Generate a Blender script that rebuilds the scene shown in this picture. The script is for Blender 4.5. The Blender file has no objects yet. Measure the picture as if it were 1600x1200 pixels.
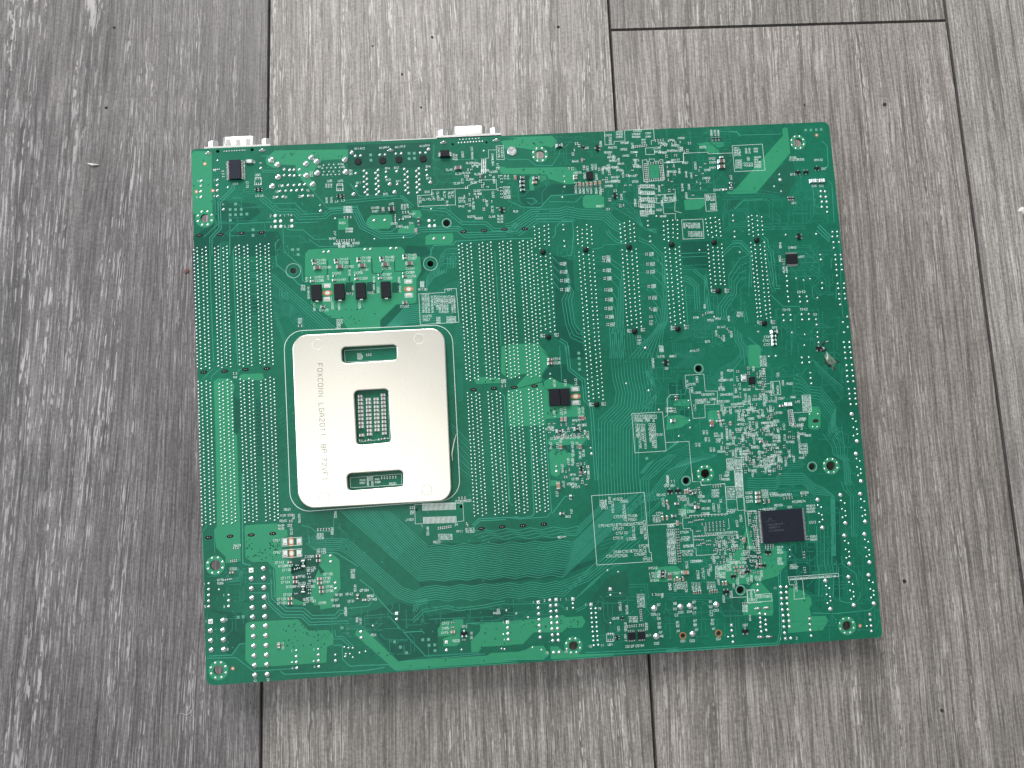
import bpy, bmesh, math, random
from mathutils import Matrix, Vector, Euler
random.seed(11)
scn = bpy.context.scene
COL = scn.collection

# ------------------------------------------------------------------ camera, world, lamps, exposure
cam_d = bpy.data.cameras.new("camera"); cam = bpy.data.objects.new("camera", cam_d); COL.objects.link(cam)
cam_d.sensor_width = 36.0; cam_d.lens = 29.174; cam_d.clip_start = 0.01; cam_d.clip_end = 50
CAM_R = Euler((0.1640806, -0.0102224, -0.0375217), 'XYZ'); CAM_C = Vector((-15.7639, -59.3344, 402.7624))   # mm
cam.rotation_euler = CAM_R; cam.location = CAM_C * 0.001
scn.camera = cam
world = bpy.data.worlds.new("World"); scn.world = world; world.use_nodes = True
bg = world.node_tree.nodes["Background"]
bg.inputs["Color"].default_value = (0.93, 0.97, 1.0, 1); bg.inputs["Strength"].default_value = 0.40
def area_lamp(name, loc, target, sx, sy, power, color):
    l = bpy.data.lights.new(name, 'AREA'); l.shape = 'RECTANGLE'; l.size = sx; l.size_y = sy; l.energy = power; l.color = color
    o = bpy.data.objects.new(name, l); COL.objects.link(o); o.location = loc
    o.rotation_euler = (Vector(target) - Vector(loc)).to_track_quat('-Z', 'Y').to_euler()
    return o
area_lamp("window_light", (-0.18, 1.25, 1.15), (0, 0, 0), 1.1, 0.9, 27, (1.0, 0.99, 0.975))
area_lamp("side_window_light", (-1.9, 0.25, 0.95), (-0.2, 0.05, 0), 1.1, 1.1, 25, (0.80, 0.90, 1.0))
area_lamp("ceiling_light", (-0.36, -0.38, 2.1), (-0.1, 0, 0), 0.9, 1.0, 4.8, (1.0, 0.985, 0.94))
vs = scn.view_settings; vs.view_transform = 'Standard'; vs.look = 'None'; vs.exposure = 0.0; vs.gamma = 1.0; vs.use_curve_mapping = False

# ------------------------------------------------------------------ the board's plane and points read off the photograph
B_R = Euler((0.0679665, 0.0260338, 0.0270377), 'XYZ').to_matrix(); B_C = Vector((0, 0, 23.6906))   # mm: tilted, propped up by its own connectors
CR = CAM_R.to_matrix(); FPX = 1296.6195
def ray(x, y): return CR @ Vector(((x - 800) / FPX, -(y - 600) / FPX, -1))
def P(x, y, z=0.0):
    """point of the photograph (1600 px wide) on the board, z mm above its face -> board mm"""
    d = B_R.transposed() @ ray(x, y); o = B_R.transposed() @ (CAM_C - B_C)
    t = (z - o.z) / d.z; q = o + t * d
    return (q.x, q.y)
def F(x, y, z=0.0):
    d = ray(x, y); t = (z - CAM_C.z) / d.z; q = CAM_C + t * d
    return (q.x, q.y)
TILE = {'A1': (290, 200, 5.926), 'A2': (540, 180, 5.926), 'A3': (790, 180, 5.926), 'A4': (1040, 180, 5.926),
        'B1': (290, 380, 5.926), 'B2': (540, 360, 5.926), 'B3': (790, 360, 5.926), 'B4': (1040, 360, 5.517),
        'C1': (290, 560, 5.926), 'C2': (540, 540, 5.926), 'C3': (790, 540, 5.926), 'C4': (1040, 540, 5.0),
        'D1': (290, 740, 5.926), 'D2': (540, 720, 5.926), 'D3': (790, 720, 5.926), 'D4': (1040, 720, 4.706),
        'E1': (300, 890, 5.926), 'E2': (540, 890, 5.926), 'E3': (790, 880, 5.926), 'E4': (1040, 880, 4.444),
        'F': (1030, 740, 10.), 'G': (1030, 840, 10.), 'K': (1110, 560, 10.), 'V': (470, 380, 8.), 'W': (420, 820, 8.572),
        'M': (940, 190, 11.43), 'N': (850, 600, 6.667), 'L': (440, 500, 3.871), 'O': (320, 200, 13.333), 'Q': (680, 180, 13.333), 'X': (0, 0, 1.), 'Y': (438, 688, 3.013)}
PXMM = 3.36                                                            # photo px per mm on the board
def X(t, u, v): a = TILE[t]; return (a[0] + u / a[2], a[1] + v / a[2])
def PT(t, u, v, z=0.0): return P(*X(t, u, v), z)
def um(t, du): return du / TILE[t][2] / PXMM                           # tile units -> mm
def pts(lst):
    t = 'X'; out = []
    for q in lst:
        if isinstance(q, str): t = q
        else: out.append(X(t, *q))
    return out

# ------------------------------------------------------------------ materials
def newmat(name):
    m = bpy.data.materials.new(name); m.use_nodes = True
    nt = m.node_tree; return m, nt, nt.nodes["Principled BSDF"]
def setp(b, col=None, rough=None, metal=None, spec=None, coat=None):
    if col: b.inputs["Base Color"].default_value = (*col, 1)
    if rough is not None: b.inputs["Roughness"].default_value = rough
    if metal is not None: b.inputs["Metallic"].default_value = metal
    if spec is not None: b.inputs["Specular IOR Level"].default_value = spec
    if coat is not None: b.inputs["Coat Weight"].default_value = coat; b.inputs["Coat Roughness"].default_value = 0.2
def nd(nt, typ, **kw):
    n = nt.nodes.new(typ)
    for k, v in kw.items():
        if k.startswith('i_'): n.inputs[k[2:].replace('_', ' ')].default_value = v
        else: setattr(n, k, v)
    return n
def lk(nt, a, b): nt.links.new(a, b)
def mathn(nt, op, a, b=None, clamp=False):
    n = nt.nodes.new('ShaderNodeMath'); n.operation = op; n.use_clamp = clamp
    for i, q in enumerate((a, b)):
        if q is None: continue
        if isinstance(q, (int, float)): n.inputs[i].default_value = q
        else: nt.links.new(q, n.inputs[i])
    return n.outputs[0]
def ramp(nt, fac, stops):
    r = nt.nodes.new('ShaderNodeValToRGB'); e = r.color_ramp.elements
    e[0].position, e[0].color = stops[0][0], (*stops[0][1], 1); e[1].position, e[1].color = stops[-1][0], (*stops[-1][1], 1)
    for p, c in stops[1:-1]:
        q = e.new(p); q.color = (*c, 1)
    nt.links.new(fac, r.inputs[0]); return r.outputs[0]
def mix(nt, fac, a, b, mode='MIX'):
    m = nt.nodes.new('ShaderNodeMix'); m.data_type = 'RGBA'; m.blend_type = mode
    for s, q in ((m.inputs[0], fac), (m.inputs[6], a), (m.inputs[7], b)):
        if isinstance(q, (int, float)): s.default_value = q
        elif isinstance(q, tuple): s.default_value = (*q, 1)
        else: nt.links.new(q, s)
    return m.outputs[2]
def noise(nt, vec, scale, detail=3, rough=.5, dim='3D'):
    n = nd(nt, 'ShaderNodeTexNoise'); n.noise_dimensions = dim
    n.inputs['Scale'].default_value = scale; n.inputs['Detail'].default_value = detail; n.inputs['Roughness'].default_value = rough
    if vec is not None: nt.links.new(vec, n.inputs['Vector'])
    return n.outputs[0]
def simple(name, col, rough=.5, metal=0., spec=.5, var=0.12, vscale=900., bump=0.0):
    m, nt, b = newmat(name); setp(b, col, rough, metal, spec)
    tc = nd(nt, 'ShaderNodeTexCoord').outputs['Object']
    f = noise(nt, tc, vscale, 3)
    lo = tuple(c * (1 - var) for c in col); hi = tuple(min(1, c * (1 + var)) for c in col)
    lk(nt, ramp(nt, f, [(.3, lo), (.7, hi)]), b.inputs['Base Color'])
    if bump:
        bn = nd(nt, 'ShaderNodeBump'); bn.inputs['Strength'].default_value = bump; bn.inputs['Distance'].default_value = 0.0002
        lk(nt, f, bn.inputs['Height']); lk(nt, bn.outputs[0], b.inputs['Normal'])
    return m
def mask_mat(name, dark, light, rough=.34):
    m, nt, b = newmat(name); setp(b, light, rough, 0, .27)
    tc = nd(nt, 'ShaderNodeTexCoord').outputs['Object']
    big = noise(nt, tc, 16, 4, .6); fine = noise(nt, tc, 420, 3, .6)
    f = mathn(nt, 'ADD', mathn(nt, 'MULTIPLY', big, .72), mathn(nt, 'MULTIPLY', fine, .28))
    lk(nt, ramp(nt, f, [(.36, dark), (.64, light)]), b.inputs['Base Color'])
    r = noise(nt, tc, 60, 4, .6)
    rr = mathn(nt, 'ADD', mathn(nt, 'MULTIPLY', r, .16), rough - .08); lk(nt, rr, b.inputs['Roughness'])
    bn = nd(nt, 'ShaderNodeBump'); bn.inputs['Strength'].default_value = .12; bn.inputs['Distance'].default_value = 0.0001
    lk(nt, fine, bn.inputs['Height']); lk(nt, bn.outputs[0], b.inputs['Normal'])
    return m
M = {}
M['mask'] = mask_mat('green_solder_mask', (0.0030, 0.096, 0.054), (0.0075, 0.162, 0.092))
M['pour'] = mask_mat('mask_over_copper', (0.024, 0.240, 0.118), (0.033, 0.280, 0.142))
M['trace'] = mask_mat('mask_over_trace', (0.030, 0.260, 0.172), (0.046, 0.315, 0.212))
M['fine'] = mask_mat('mask_over_fine_trace', (0.016, 0.190, 0.122), (0.026, 0.230, 0.152))
M['clear'] = mask_mat('mask_over_clearance', (0.002, 0.068, 0.044), (0.004, 0.090, 0.058))
M['deep'] = mask_mat('mask_over_bare_laminate', (0.0014, 0.068, 0.043), (0.0040, 0.108, 0.066))
M['olive'] = mask_mat('mask_over_bare_weave', (0.0060, 0.082, 0.049), (0.0105, 0.124, 0.074))
M['edge'] = simple('board_edge_laminate', (0.05, 0.20, 0.105), .6, vscale=700, var=.3)
M['silk'] = simple('white_silkscreen_ink', (0.72, 0.86, 0.80), .55, var=.06)
M['silk_dim'] = simple('thin_silkscreen_ink', (0.33, 0.56, 0.47), .55, var=.1)
M['dull'] = simple('plating_balance_square', (0.10, 0.33, 0.23), .5)
M['solder'] = simple('tin_solder', (0.74, 0.78, 0.77), .24, 1.0, var=.10, vscale=1500, bump=.3)
M['pin'] = simple('pin_solder_green_reflection', (0.54, 0.68, 0.63), .26, 1.0, var=.15, vscale=1500, bump=.3)  # the board's green reflection is mixed into this solder colour
M['pad'] = simple('tinned_pad', (0.70, 0.76, 0.73), .40, .55, var=.08, vscale=1200)
M['copper'] = simple('bare_copper_ring', (0.50, 0.20, 0.085), .45, .35, var=.2)
M['steel'] = None
M['nickel'] = simple('nickel_shell', (0.74, 0.735, 0.715), .30, .85, var=.05, vscale=250)
M['nickel_dark'] = simple('dull_tin_shell', (0.48, 0.475, 0.46), .35, .8, var=.06)
M['chip'] = simple('black_mould_compound', (0.007, 0.009, 0.013), .58, 0, .25, var=.15, vscale=500, bump=.2)
M['chipblue'] = simple('blue_black_mould_compound', (0.011, 0.014, 0.024), .55, 0, .28, var=.12, vscale=500, bump=.2)
M['plastic'] = simple('black_plastic', (0.005, 0.006, 0.007), .42, 0, .3, var=.2)
M['slot'] = simple('memory_slot_plastic', (0.03, 0.035, 0.05), .5)
M['ctan'] = simple('tan_ceramic', (0.36, 0.22, 0.14), .45, var=.15)
M['cbrn'] = simple('brown_ceramic', (0.15, 0.10, 0.085), .45, var=.15)
M['cred'] = simple('reddish_ceramic', (0.30, 0.13, 0.10), .45, var=.15)
M['cgry'] = simple('grey_ceramic', (0.36, 0.32, 0.29), .45, var=.12)
M['cblk'] = simple('black_resistor', (0.014, 0.015, 0.017), .4, var=.15)
M['cwht'] = simple('white_ceramic', (0.68, 0.72, 0.72), .4, var=.06)
M['mark'] = simple('grey_laser_mark', (0.085, 0.09, 0.11), .6)
M['scar'] = simple('scarred_laminate', (0.10, 0.17, 0.12), .8, var=.5, vscale=500, bump=.6)
M['scar_dark'] = simple('dark_gouge', (0.012, 0.03, 0.022), .8)
M['scar_pale'] = simple('pale_torn_mask', (0.36, 0.46, 0.38), .7, var=.3)
def steel_mat():
    m, nt, b = newmat('cream_nickel_plated_steel'); setp(b, (0.80, 0.78, 0.71), .36, .92)
    tc = nd(nt, 'ShaderNodeTexCoord').outputs['Object']
    mp = nd(nt, 'ShaderNodeMapping'); lk(nt, tc, mp.inputs[0]); mp.inputs['Scale'].default_value = (1, .06, 1)
    g = noise(nt, mp.outputs[0], 900, 3); s = noise(nt, tc, 22, 4, .6)
    lk(nt, ramp(nt, s, [(.3, (0.76, 0.73, 0.645)), (.7, (0.83, 0.805, 0.725))]), b.inputs['Base Color'])
    lk(nt, mathn(nt, 'ADD', mathn(nt, 'MULTIPLY', s, .14), .20), b.inputs['Roughness'])
    bn = nd(nt, 'ShaderNodeBump'); bn.inputs['Strength'].default_value = .05; bn.inputs['Distance'].default_value = 0.0001
    lk(nt, g, bn.inputs['Height']); lk(nt, bn.outputs[0], b.inputs['Normal'])
    return m
M['steel'] = steel_mat()
M['rivet'] = simple('pressed_rivet_steel', (0.78, 0.765, 0.70), .42, .85, var=.06, vscale=300)
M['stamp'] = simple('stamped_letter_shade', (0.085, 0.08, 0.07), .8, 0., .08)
M['gap'] = simple('dark_underlay', (0.012, 0.011, 0.010), .9)

def wood_mat(name, base, pale, cx, cy, a, b_, streak=1.0, seed=0.0, straight=1.0, thr=.60, blotch=.35, wob=.012, fq=1.0):
    """limed grey oak: contour lines of a stretched ring pattern carry short pale pores"""
    m, nt, bs = newmat(name); setp(bs, base, .46, 0, .45)
    tc = nd(nt, 'ShaderNodeTexCoord').outputs['Object']
    sp = nd(nt, 'ShaderNodeSeparateXYZ'); lk(nt, tc, sp.inputs[0]); x, y = sp.outputs[0], sp.outputs[1]
    cw = nd(nt, 'ShaderNodeCombineXYZ'); lk(nt, mathn(nt, 'MULTIPLY', x, 16.), cw.inputs[0]); lk(nt, mathn(nt, 'MULTIPLY', y, 3.2), cw.inputs[1]); cw.inputs[2].default_value = seed
    warp = mathn(nt, 'SUBTRACT', noise(nt, cw.outputs[0], 1.0, 3, .55), .5)
    xs = mathn(nt, 'ADD', x, mathn(nt, 'MULTIPLY', warp, wob))
    dx = mathn(nt, 'DIVIDE', mathn(nt, 'SUBTRACT', xs, cx), a); dy = mathn(nt, 'DIVIDE', mathn(nt, 'SUBTRACT', y, cy), b_)
    ring = mathn(nt, 'MULTIPLY', mathn(nt, 'SQRT', mathn(nt, 'ADD', mathn(nt, 'MULTIPLY', dx, dx), mathn(nt, 'ADD', mathn(nt, 'MULTIPLY', dy, dy), .02))), a)
    L = mathn(nt, 'ADD', mathn(nt, 'MULTIPLY', ring, 1 - straight), mathn(nt, 'MULTIPLY', xs, straight))
    def streaks(sx, sy, z, det=2):
        c = nd(nt, 'ShaderNodeCombineXYZ'); lk(nt, mathn(nt, 'MULTIPLY', L, sx*fq), c.inputs[0]); lk(nt, mathn(nt, 'MULTIPLY', y, sy), c.inputs[1]); c.inputs[2].default_value = seed * 3 + z
        return noise(nt, c.outputs[0], 1.0, det, .5)
    s3 = streaks(300, 3.5, 4.1, 4); s4 = streaks(2300, 42, 9.1); s5 = streaks(900, 9, 12.3, 3)
    cb = nd(nt, 'ShaderNodeCombineXYZ'); lk(nt, mathn(nt, 'MULTIPLY', x, 26), cb.inputs[0]); lk(nt, mathn(nt, 'MULTIPLY', y, 11), cb.inputs[1]); cb.inputs[2].default_value = seed + 31
    bl = noise(nt, cb.outputs[0], 1.0, 5, .6); mot = noise(nt, tc, 650, 4, .65)
    dk = tuple(c * .66 for c in base); lt = tuple(min(1, c * 1.26) for c in base)
    body = ramp(nt, s3, [(.32, dk), (.52, base), (.70, lt)])
    body = mix(nt, blotch, body, ramp(nt, bl, [(.30, tuple(c * .42 for c in base)), (.52, base), (.74, tuple(c * 1.5 for c in base))]))
    body = mix(nt, 1.0, body, ramp(nt, s5, [(.33, (.66, .66, .66)), (.5, (1, 1, 1)), (.68, (1.2, 1.2, 1.2))]), 'MULTIPLY')
    body = mix(nt, .8, body, ramp(nt, s4, [(.36, (.62, .62, .62)), (.64, (1.30, 1.30, 1.30))]), 'MULTIPLY')
    body = mix(nt, .8, body, ramp(nt, mot, [(.34, (.66, .66, .66)), (.66, (1.28, 1.28, 1.28))]), 'MULTIPLY')
    gate = ramp(nt, mathn(nt, 'ADD', mathn(nt, 'MULTIPLY', streaks(120, 6, 21., 2), .6), mathn(nt, 'MULTIPLY', bl, .4)), [(.40, (.12, .12, .12)), (.56, (1, 1, 1))])
    f1 = ramp(nt, streaks(1350, 30, 1.3, 1), [(thr + .01, (0, 0, 0)), (thr + .05, (1, 1, 1))]); b1 = ramp(nt, streaks(900, 190, 5.9, 3), [(.46, (0, 0, 0)), (.54, (1, 1, 1))])
    f2 = ramp(nt, streaks(1900, 60, 7.7, 2), [(thr, (0, 0, 0)), (thr + .05, (.8, .8, .8))])
    pm = mathn(nt, 'MULTIPLY', mathn(nt, 'MULTIPLY', mathn(nt, 'MAXIMUM', mathn(nt, 'MULTIPLY', f1, b1), f2), gate), streak, True)
    col = mix(nt, pm, body, pale)
    dp = mathn(nt, 'MULTIPLY', ramp(nt, streaks(1300, 40, 17., 2), [(.33, (1, 1, 1)), (.38, (0, 0, 0))]), ramp(nt, streaks(600, 130, 27., 2), [(.46, (0, 0, 0)), (.54, (1, 1, 1))]))
    col = mix(nt, mathn(nt, 'MULTIPLY', dp, .6), col, tuple(c * .35 for c in base))
    lk(nt, col, bs.inputs['Base Color'])
    lk(nt, mathn(nt, 'ADD', mathn(nt, 'MULTIPLY', bl, .14), .37), bs.inputs['Roughness'])
    bn = nd(nt, 'ShaderNodeBump'); bn.inputs['Strength'].default_value = .35; bn.inputs['Distance'].default_value = 0.0004
    lk(nt, mathn(nt, 'SUBTRACT', mathn(nt, 'ADD', mathn(nt, 'MULTIPLY', s5, .8), mathn(nt, 'MULTIPLY', s4, .3)), mathn(nt, 'MULTIPLY', mathn(nt, 'ADD', dp, pm), .6)), bn.inputs['Height'])
    lk(nt, bn.outputs[0], bs.inputs['Normal'])
    return m

# ------------------------------------------------------------------ mesh helpers (all lengths in mm, built meshes in metres)
class MB:
    def __init__(s): s.v = []; s.f = []; s.m = []
    def face(s, vs_, m=0):
        n = len(s.v); s.v += [tuple(q) for q in vs_]; s.f.append(tuple(range(n, n + len(vs_)))); s.m.append(m)
    def rect(s, cx, cy, w, h, z, m=0, a=0.0):
        c, n = math.cos(a), math.sin(a)
        s.face([(cx + c * p - n * q, cy + n * p + c * q, z) for p, q in ((-w/2, -h/2), (w/2, -h/2), (w/2, h/2), (-w/2, h/2))], m)
    def box(s, x0, x1, y0, y1, z0, z1, m=0, ch=0.0):
        n = len(s.v)
        s.v += [(x0, y0, z0), (x1, y0, z0), (x1, y1, z0), (x0, y1, z0)]
        zc = z1 - ch
        if ch:
            s.v += [(x0, y0, zc), (x1, y0, zc), (x1, y1, zc), (x0, y1, zc)]
        s.v += [(x0 + ch, y0 + ch, z1), (x1 - ch, y0 + ch, z1), (x1 - ch, y1 - ch, z1), (x0 + ch, y1 - ch, z1)]
        lv = 2 if ch else 1
        for k in range(lv):
            for i in range(4):
                j = (i + 1) % 4; s.f.append((n + 4*k + i, n + 4*k + j, n + 4*k + 4 + j, n + 4*k + 4 + i)); s.m.append(m)
        t = n + 4 * lv; s.f.append((t, t + 1, t + 2, t + 3)); s.m.append(m)
        s.f.append((n + 3, n + 2, n + 1, n)); s.m.append(m)
    def lathe(s, prof, cx=0, cy=0, seg=12, m=0, mm=None, cap=True):
        n = len(s.v); k = len(prof)
        for r, z in prof:
            for i in range(seg):
                a = 2 * math.pi * i / seg; s.v.append((cx + r * math.cos(a), cy + r * math.sin(a), z))
        for q in range(k - 1):
            for i in range(seg):
                j = (i + 1) % seg
                s.f.append((n + q*seg + i, n + q*seg + j, n + (q+1)*seg + j, n + (q+1)*seg + i)); s.m.append(mm[q] if mm else m)
        if cap and prof[-1][0] > 1e-6:
            s.f.append(tuple(n + (k-1)*seg + i for i in range(seg))); s.m.append(mm[-1] if mm else m)
    def disc(s, cx, cy, r, z, m=0, seg=10, ry=None):
        s.face([(cx + r * math.cos(2*math.pi*i/seg), cy + (ry or r) * math.sin(2*math.pi*i/seg), z) for i in range(seg)], m)
    def strip(s, p, w, z, m=0, closed=False):
        """flat ribbon along points p (mm), mitred"""
        q = [Vector(a[:2]) for a in p]; out = []
        q = [a for i, a in enumerate(q) if i == 0 or (a - q[i-1]).length > 1e-4]
        N = len(q)
        if N < 2: return
        n0 = len(s.v)
        for i in range(N):
            d1 = (q[i] - q[i-1]) if (i > 0 or closed) else None
            d2 = (q[(i+1) % N] - q[i]) if (i < N - 1 or closed) else None
            d1 = d1.normalized() if d1 else d2.normalized(); d2 = d2.normalized() if d2 else d1
            t = (d1 + d2); t = t.normalized() if t.length > 1e-6 else d1
            nn = Vector((-t.y, t.x)); k = max(.45, nn.dot(Vector((-d1.y, d1.x)))); nn = nn * (w / 2 / k)
            s.v += [(q[i].x + nn.x, q[i].y + nn.y, z), (q[i].x - nn.x, q[i].y - nn.y, z)]
        for i in range(N if closed else N - 1):
            j = (i + 1) % N; s.f.append((n0 + 2*i + 1, n0 + 2*j + 1, n0 + 2*j, n0 + 2*i)); s.m.append(m)
    def prism(s, p, z0, z1, m=0):
        ar = sum(p[i][0]*p[(i+1) % len(p)][1] - p[(i+1) % len(p)][0]*p[i][1] for i in range(len(p)))
        if ar < 0: p = p[::-1]
        n = len(s.v); k = len(p)
        s.v += [(a[0], a[1], z0) for a in p] + [(a[0], a[1], z1) for a in p]
        s.f.append(tuple(n + k + i for i in range(k))); s.m.append(m)
        for i in range(k):
            j = (i + 1) % k; s.f.append((n + i, n + j, n + k + j, n + k + i)); s.m.append(m)
    def tube(s, p, r, m=0, seg=6):
        n0 = len(s.v); N = len(p); p = [Vector(a) for a in p]
        for i in range(N):
            t = (p[min(i+1, N-1)] - p[max(i-1, 0)]).normalized()
            a = t.cross(Vector((0, 0, 1))); a = a.normalized() if a.length > 1e-4 else Vector((1, 0, 0)); b = t.cross(a)
            rr = r[i] if isinstance(r, (list, tuple)) else r
            for k in range(seg):
                q = 2*math.pi*k/seg; s.v.append(tuple(p[i] + a*(rr*math.cos(q)) + b*(rr*math.sin(q))))
        for i in range(N - 1):
            for k in range(seg):
                j = (k+1) % seg; s.f.append((n0+i*seg+k, n0+i*seg+j, n0+(i+1)*seg+j, n0+(i+1)*seg+k)); s.m.append(m)
        s.f.append(tuple(n0 + k for k in range(seg))[::-1]); s.m.append(m); s.f.append(tuple(n0 + (N-1)*seg + k for k in range(seg))); s.m.append(m)
    def mesh(s, name, mats, smooth=False):
        me = bpy.data.meshes.new(name); me.from_pydata([(a*.001, b*.001, c*.001) for a, b, c in s.v], [], s.f)
        for m in mats: me.materials.append(m)
        me.polygons.foreach_set('material_index', s.m)
        if smooth: me.polygons.foreach_set('use_smooth', [True] * len(s.f))
        me.update(); return me
    def build(s, name, mats, parent=None, smooth=False):
        if not isinstance(mats, (list, tuple)): mats = [mats]
        return link(name, s.mesh(name, mats, smooth), parent)
def link(name, me, parent=None, loc=None, rz=0.0, sc=None):
    o = bpy.data.objects.new(name, me); COL.objects.link(o)
    if parent is not None: o.parent = parent
    if loc: o.location = (loc[0]*.001, loc[1]*.001, loc[2]*.001)
    if rz: o.rotation_euler = (0, 0, rz)
    if sc: o.scale = sc
    return o
def tag(o, label=None, cat=None, group=None, kind=None):
    if label: o['label'] = label
    if cat: o['category'] = cat
    if group: o['group'] = group
    if kind: o['kind'] = kind
    return o

# ------------------------------------------------------------------ the floor: grey limed planks with dark joints
sub = MB(); sub.box(-700, 860, -900, 900, -12, -6.5); floor = tag(sub.build('floor', M['gap']), kind='structure')
SEAM0, PW, JY = -130.1587, 180.1072, 195.2922
WARM = (0.235, 0.222, 0.210)
M['bevel'] = simple('dark_plank_bevel', (0.045, 0.041, 0.038), .8, vscale=200, var=.3)
wood = {'a': wood_mat('grey_oak_cool', (0.146, 0.132, 0.129), (0.46, 0.43, 0.425), -.203, .235, .030, .34, .85, 3.1, .66, .59, .34, .010, 1.5),
        'b': wood_mat('grey_oak_straight', (0.242, 0.219, 0.199), (0.58, 0.55, 0.52), .0, .3, .06, .5, .85, 8.4, .97, .585, .22, .008),
        'c': wood_mat('grey_oak_light', (0.255, 0.229, 0.209), (0.56, 0.52, 0.49), .16, .36, .030, .30, .75, 14.7, .84, .60, .30, .012),
        'd': wood_mat('grey_oak_dark', (0.217, 0.197, 0.180), (0.53, 0.50, 0.47), .13, .33, .04, .22, .8, 22.3, .8, .60, .3, .010),
        'e': wood_mat('grey_oak_pale', (0.304, 0.280, 0.260), (0.58, 0.55, 0.53), .33, .1, .06, .6, .6, 41.2, .96, .61, .25, .008)}
def plank(x0, x1, y0, y1, mat):
    g = .22; m = MB(); m.box(x0 + g, x1 - g, y0 + g, y1 - g, -6.4, 0, 0, .6)
    for i in range(4, 8): m.m[i] = 1
    return m.build('plank', [mat, M['bevel']], floor)
sx = lambda k: SEAM0 + k * PW
plank(sx(-3), sx(-2), -900, 900, wood['d']); plank(sx(-2), sx(-1), -900, 900, wood['b'])
plank(sx(-1), sx(0), -620, 600, wood['a']); plank(sx(0), sx(1), -740, 480, wood['b'])
plank(sx(1), sx(2), JY, JY + 700, wood['d']); plank(sx(1), sx(2), JY - 1095, JY, wood['c'])
plank(sx(2), sx(3), -480, 740, wood['e']); plank(sx(3), sx(4), -900, 900, wood['c']); plank(sx(4), sx(5), -900, 900, wood['b'])

# ------------------------------------------------------------------ the motherboard, lying face down
board = bpy.data.objects.new('motherboard', None); COL.objects.link(board)
board.matrix_world = Matrix.Translation(B_C * .001) @ B_R.to_4x4()
tag(board, 'green computer motherboard lying face down on grey wood planks, solder side up', 'motherboard')
TH = 1.6
# holes: (tile,u,v,radius u)
MOUNT = [('A1',178,835,40,88), ('A3',318,365,44,78), ('A4',1225,252,42,76), ('C4',310,1000,35,68), ('C4',1292,940,37,66),
         ('D1',275,850,46,86), ('E1',245,932,43,86), ('E3',628,765,41,82), ('E4',1260,435,33,62)]
BORE = [('B1',998,255,31,67), ('B2',785,308,31,64), ('A2',935,998,33,42), ('C4',258,180,27,36), ('C4',160,1055,26,35), ('C4',1145,945,27,36), ('D4',550,950,27,34)]
SMALLH = [('O',268,485,36), ('O',985,450,36), ('Q',365,603,26), ('Q',1068,567,26), ('D2',658,452,15), ('D2',1072,425,15), ('E4',120,503,17), ('E4',368,487,17), ('Q',1520,518,18), ('C4',1172,588,19)]
def circ(c, r, n=24): return [(c[0] + r*math.cos(2*math.pi*i/n), c[1] + r*math.sin(2*math.pi*i/n)) for i in range(n)]
def rounded(corners, r, n=6):
    out = []; N = len(corners); c = [Vector(a) for a in corners]
    for i in range(N):
        p, a, b = c[i], (c[i-1] - c[i]), (c[(i+1) % N] - c[i]); ri = r[i] if isinstance(r, (list, tuple)) else r
        a.normalize(); b.normalize(); ang = a.angle(b); d = ri / math.tan(ang/2)
        cen = p + (a + b).normalized() * (ri / math.sin(ang/2)); s = p + a*d - cen; e = p + b*d - cen
        a0 = math.atan2(s.y, s.x); a1 = math.atan2(e.y, e.x); da = (a1 - a0 + math.pi) % (2*math.pi) - math.pi
        for k in range(n + 1): t = a0 + da*k/n; out.append((cen.x + ri*math.cos(t), cen.y + ri*math.sin(t)))
    return out
def slab(name, outline, holes, z0, z1, mat, parent, bev=0.0):
    cu = bpy.data.curves.new(name, 'CURVE'); cu.dimensions = '2D'; cu.fill_mode = 'BOTH'; cu.extrude = (z1 - z0) * .0005 - bev*.001
    cu.bevel_depth = bev*.001; cu.bevel_resolution = 2; cu.offset = -bev*.001
    for ring in [outline] + holes:
        sp = cu.splines.new('POLY'); sp.points.add(len(ring) - 1); sp.use_cyclic_u = True
        for q, a in zip(sp.points, ring): q.co = (a[0]*.001, a[1]*.001, 0, 1)
    tmp = bpy.data.objects.new(name, cu); COL.objects.link(tmp)
    me = bpy.data.meshes.new_from_object(tmp.evaluated_get(bpy.context.evaluated_depsgraph_get()))
    bpy.data.objects.remove(tmp); bpy.data.curves.remove(cu); me.name = name
    me.transform(Matrix.Translation((0, 0, (z0 + z1) * .0005)))
    me.materials.clear(); me.materials.append(mat); me.update()
    return link(name, me, parent)
cors = [P(299, 233), P(1295, 190.2), P(1379, 995.7), P(322.6, 1071.5)]
outline = rounded(cors, [2.0, 3.0, 2.2, 3.2])
holes = [circ(PT(t, u, v), um(t, r)) for t, u, v, r, _ in MOUNT] + [circ(PT(t, u, v), um(t, r)) for t, u, v, r, _ in BORE] + [circ(PT(t, u, v), um(t, r), 14) for t, u, v, r in SMALLH]
pcb = slab('circuit_board', outline, holes, -TH, 0, M['mask'], board)
me = pcb.data; me.materials.append(M['edge'])
for p in me.polygons:
    if abs(p.normal.z) < .3: p.material_index = 1

HOLES = [(PT(t, u, v), um(t, r)) for t, u, v, r, _ in MOUNT + BORE]
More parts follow.
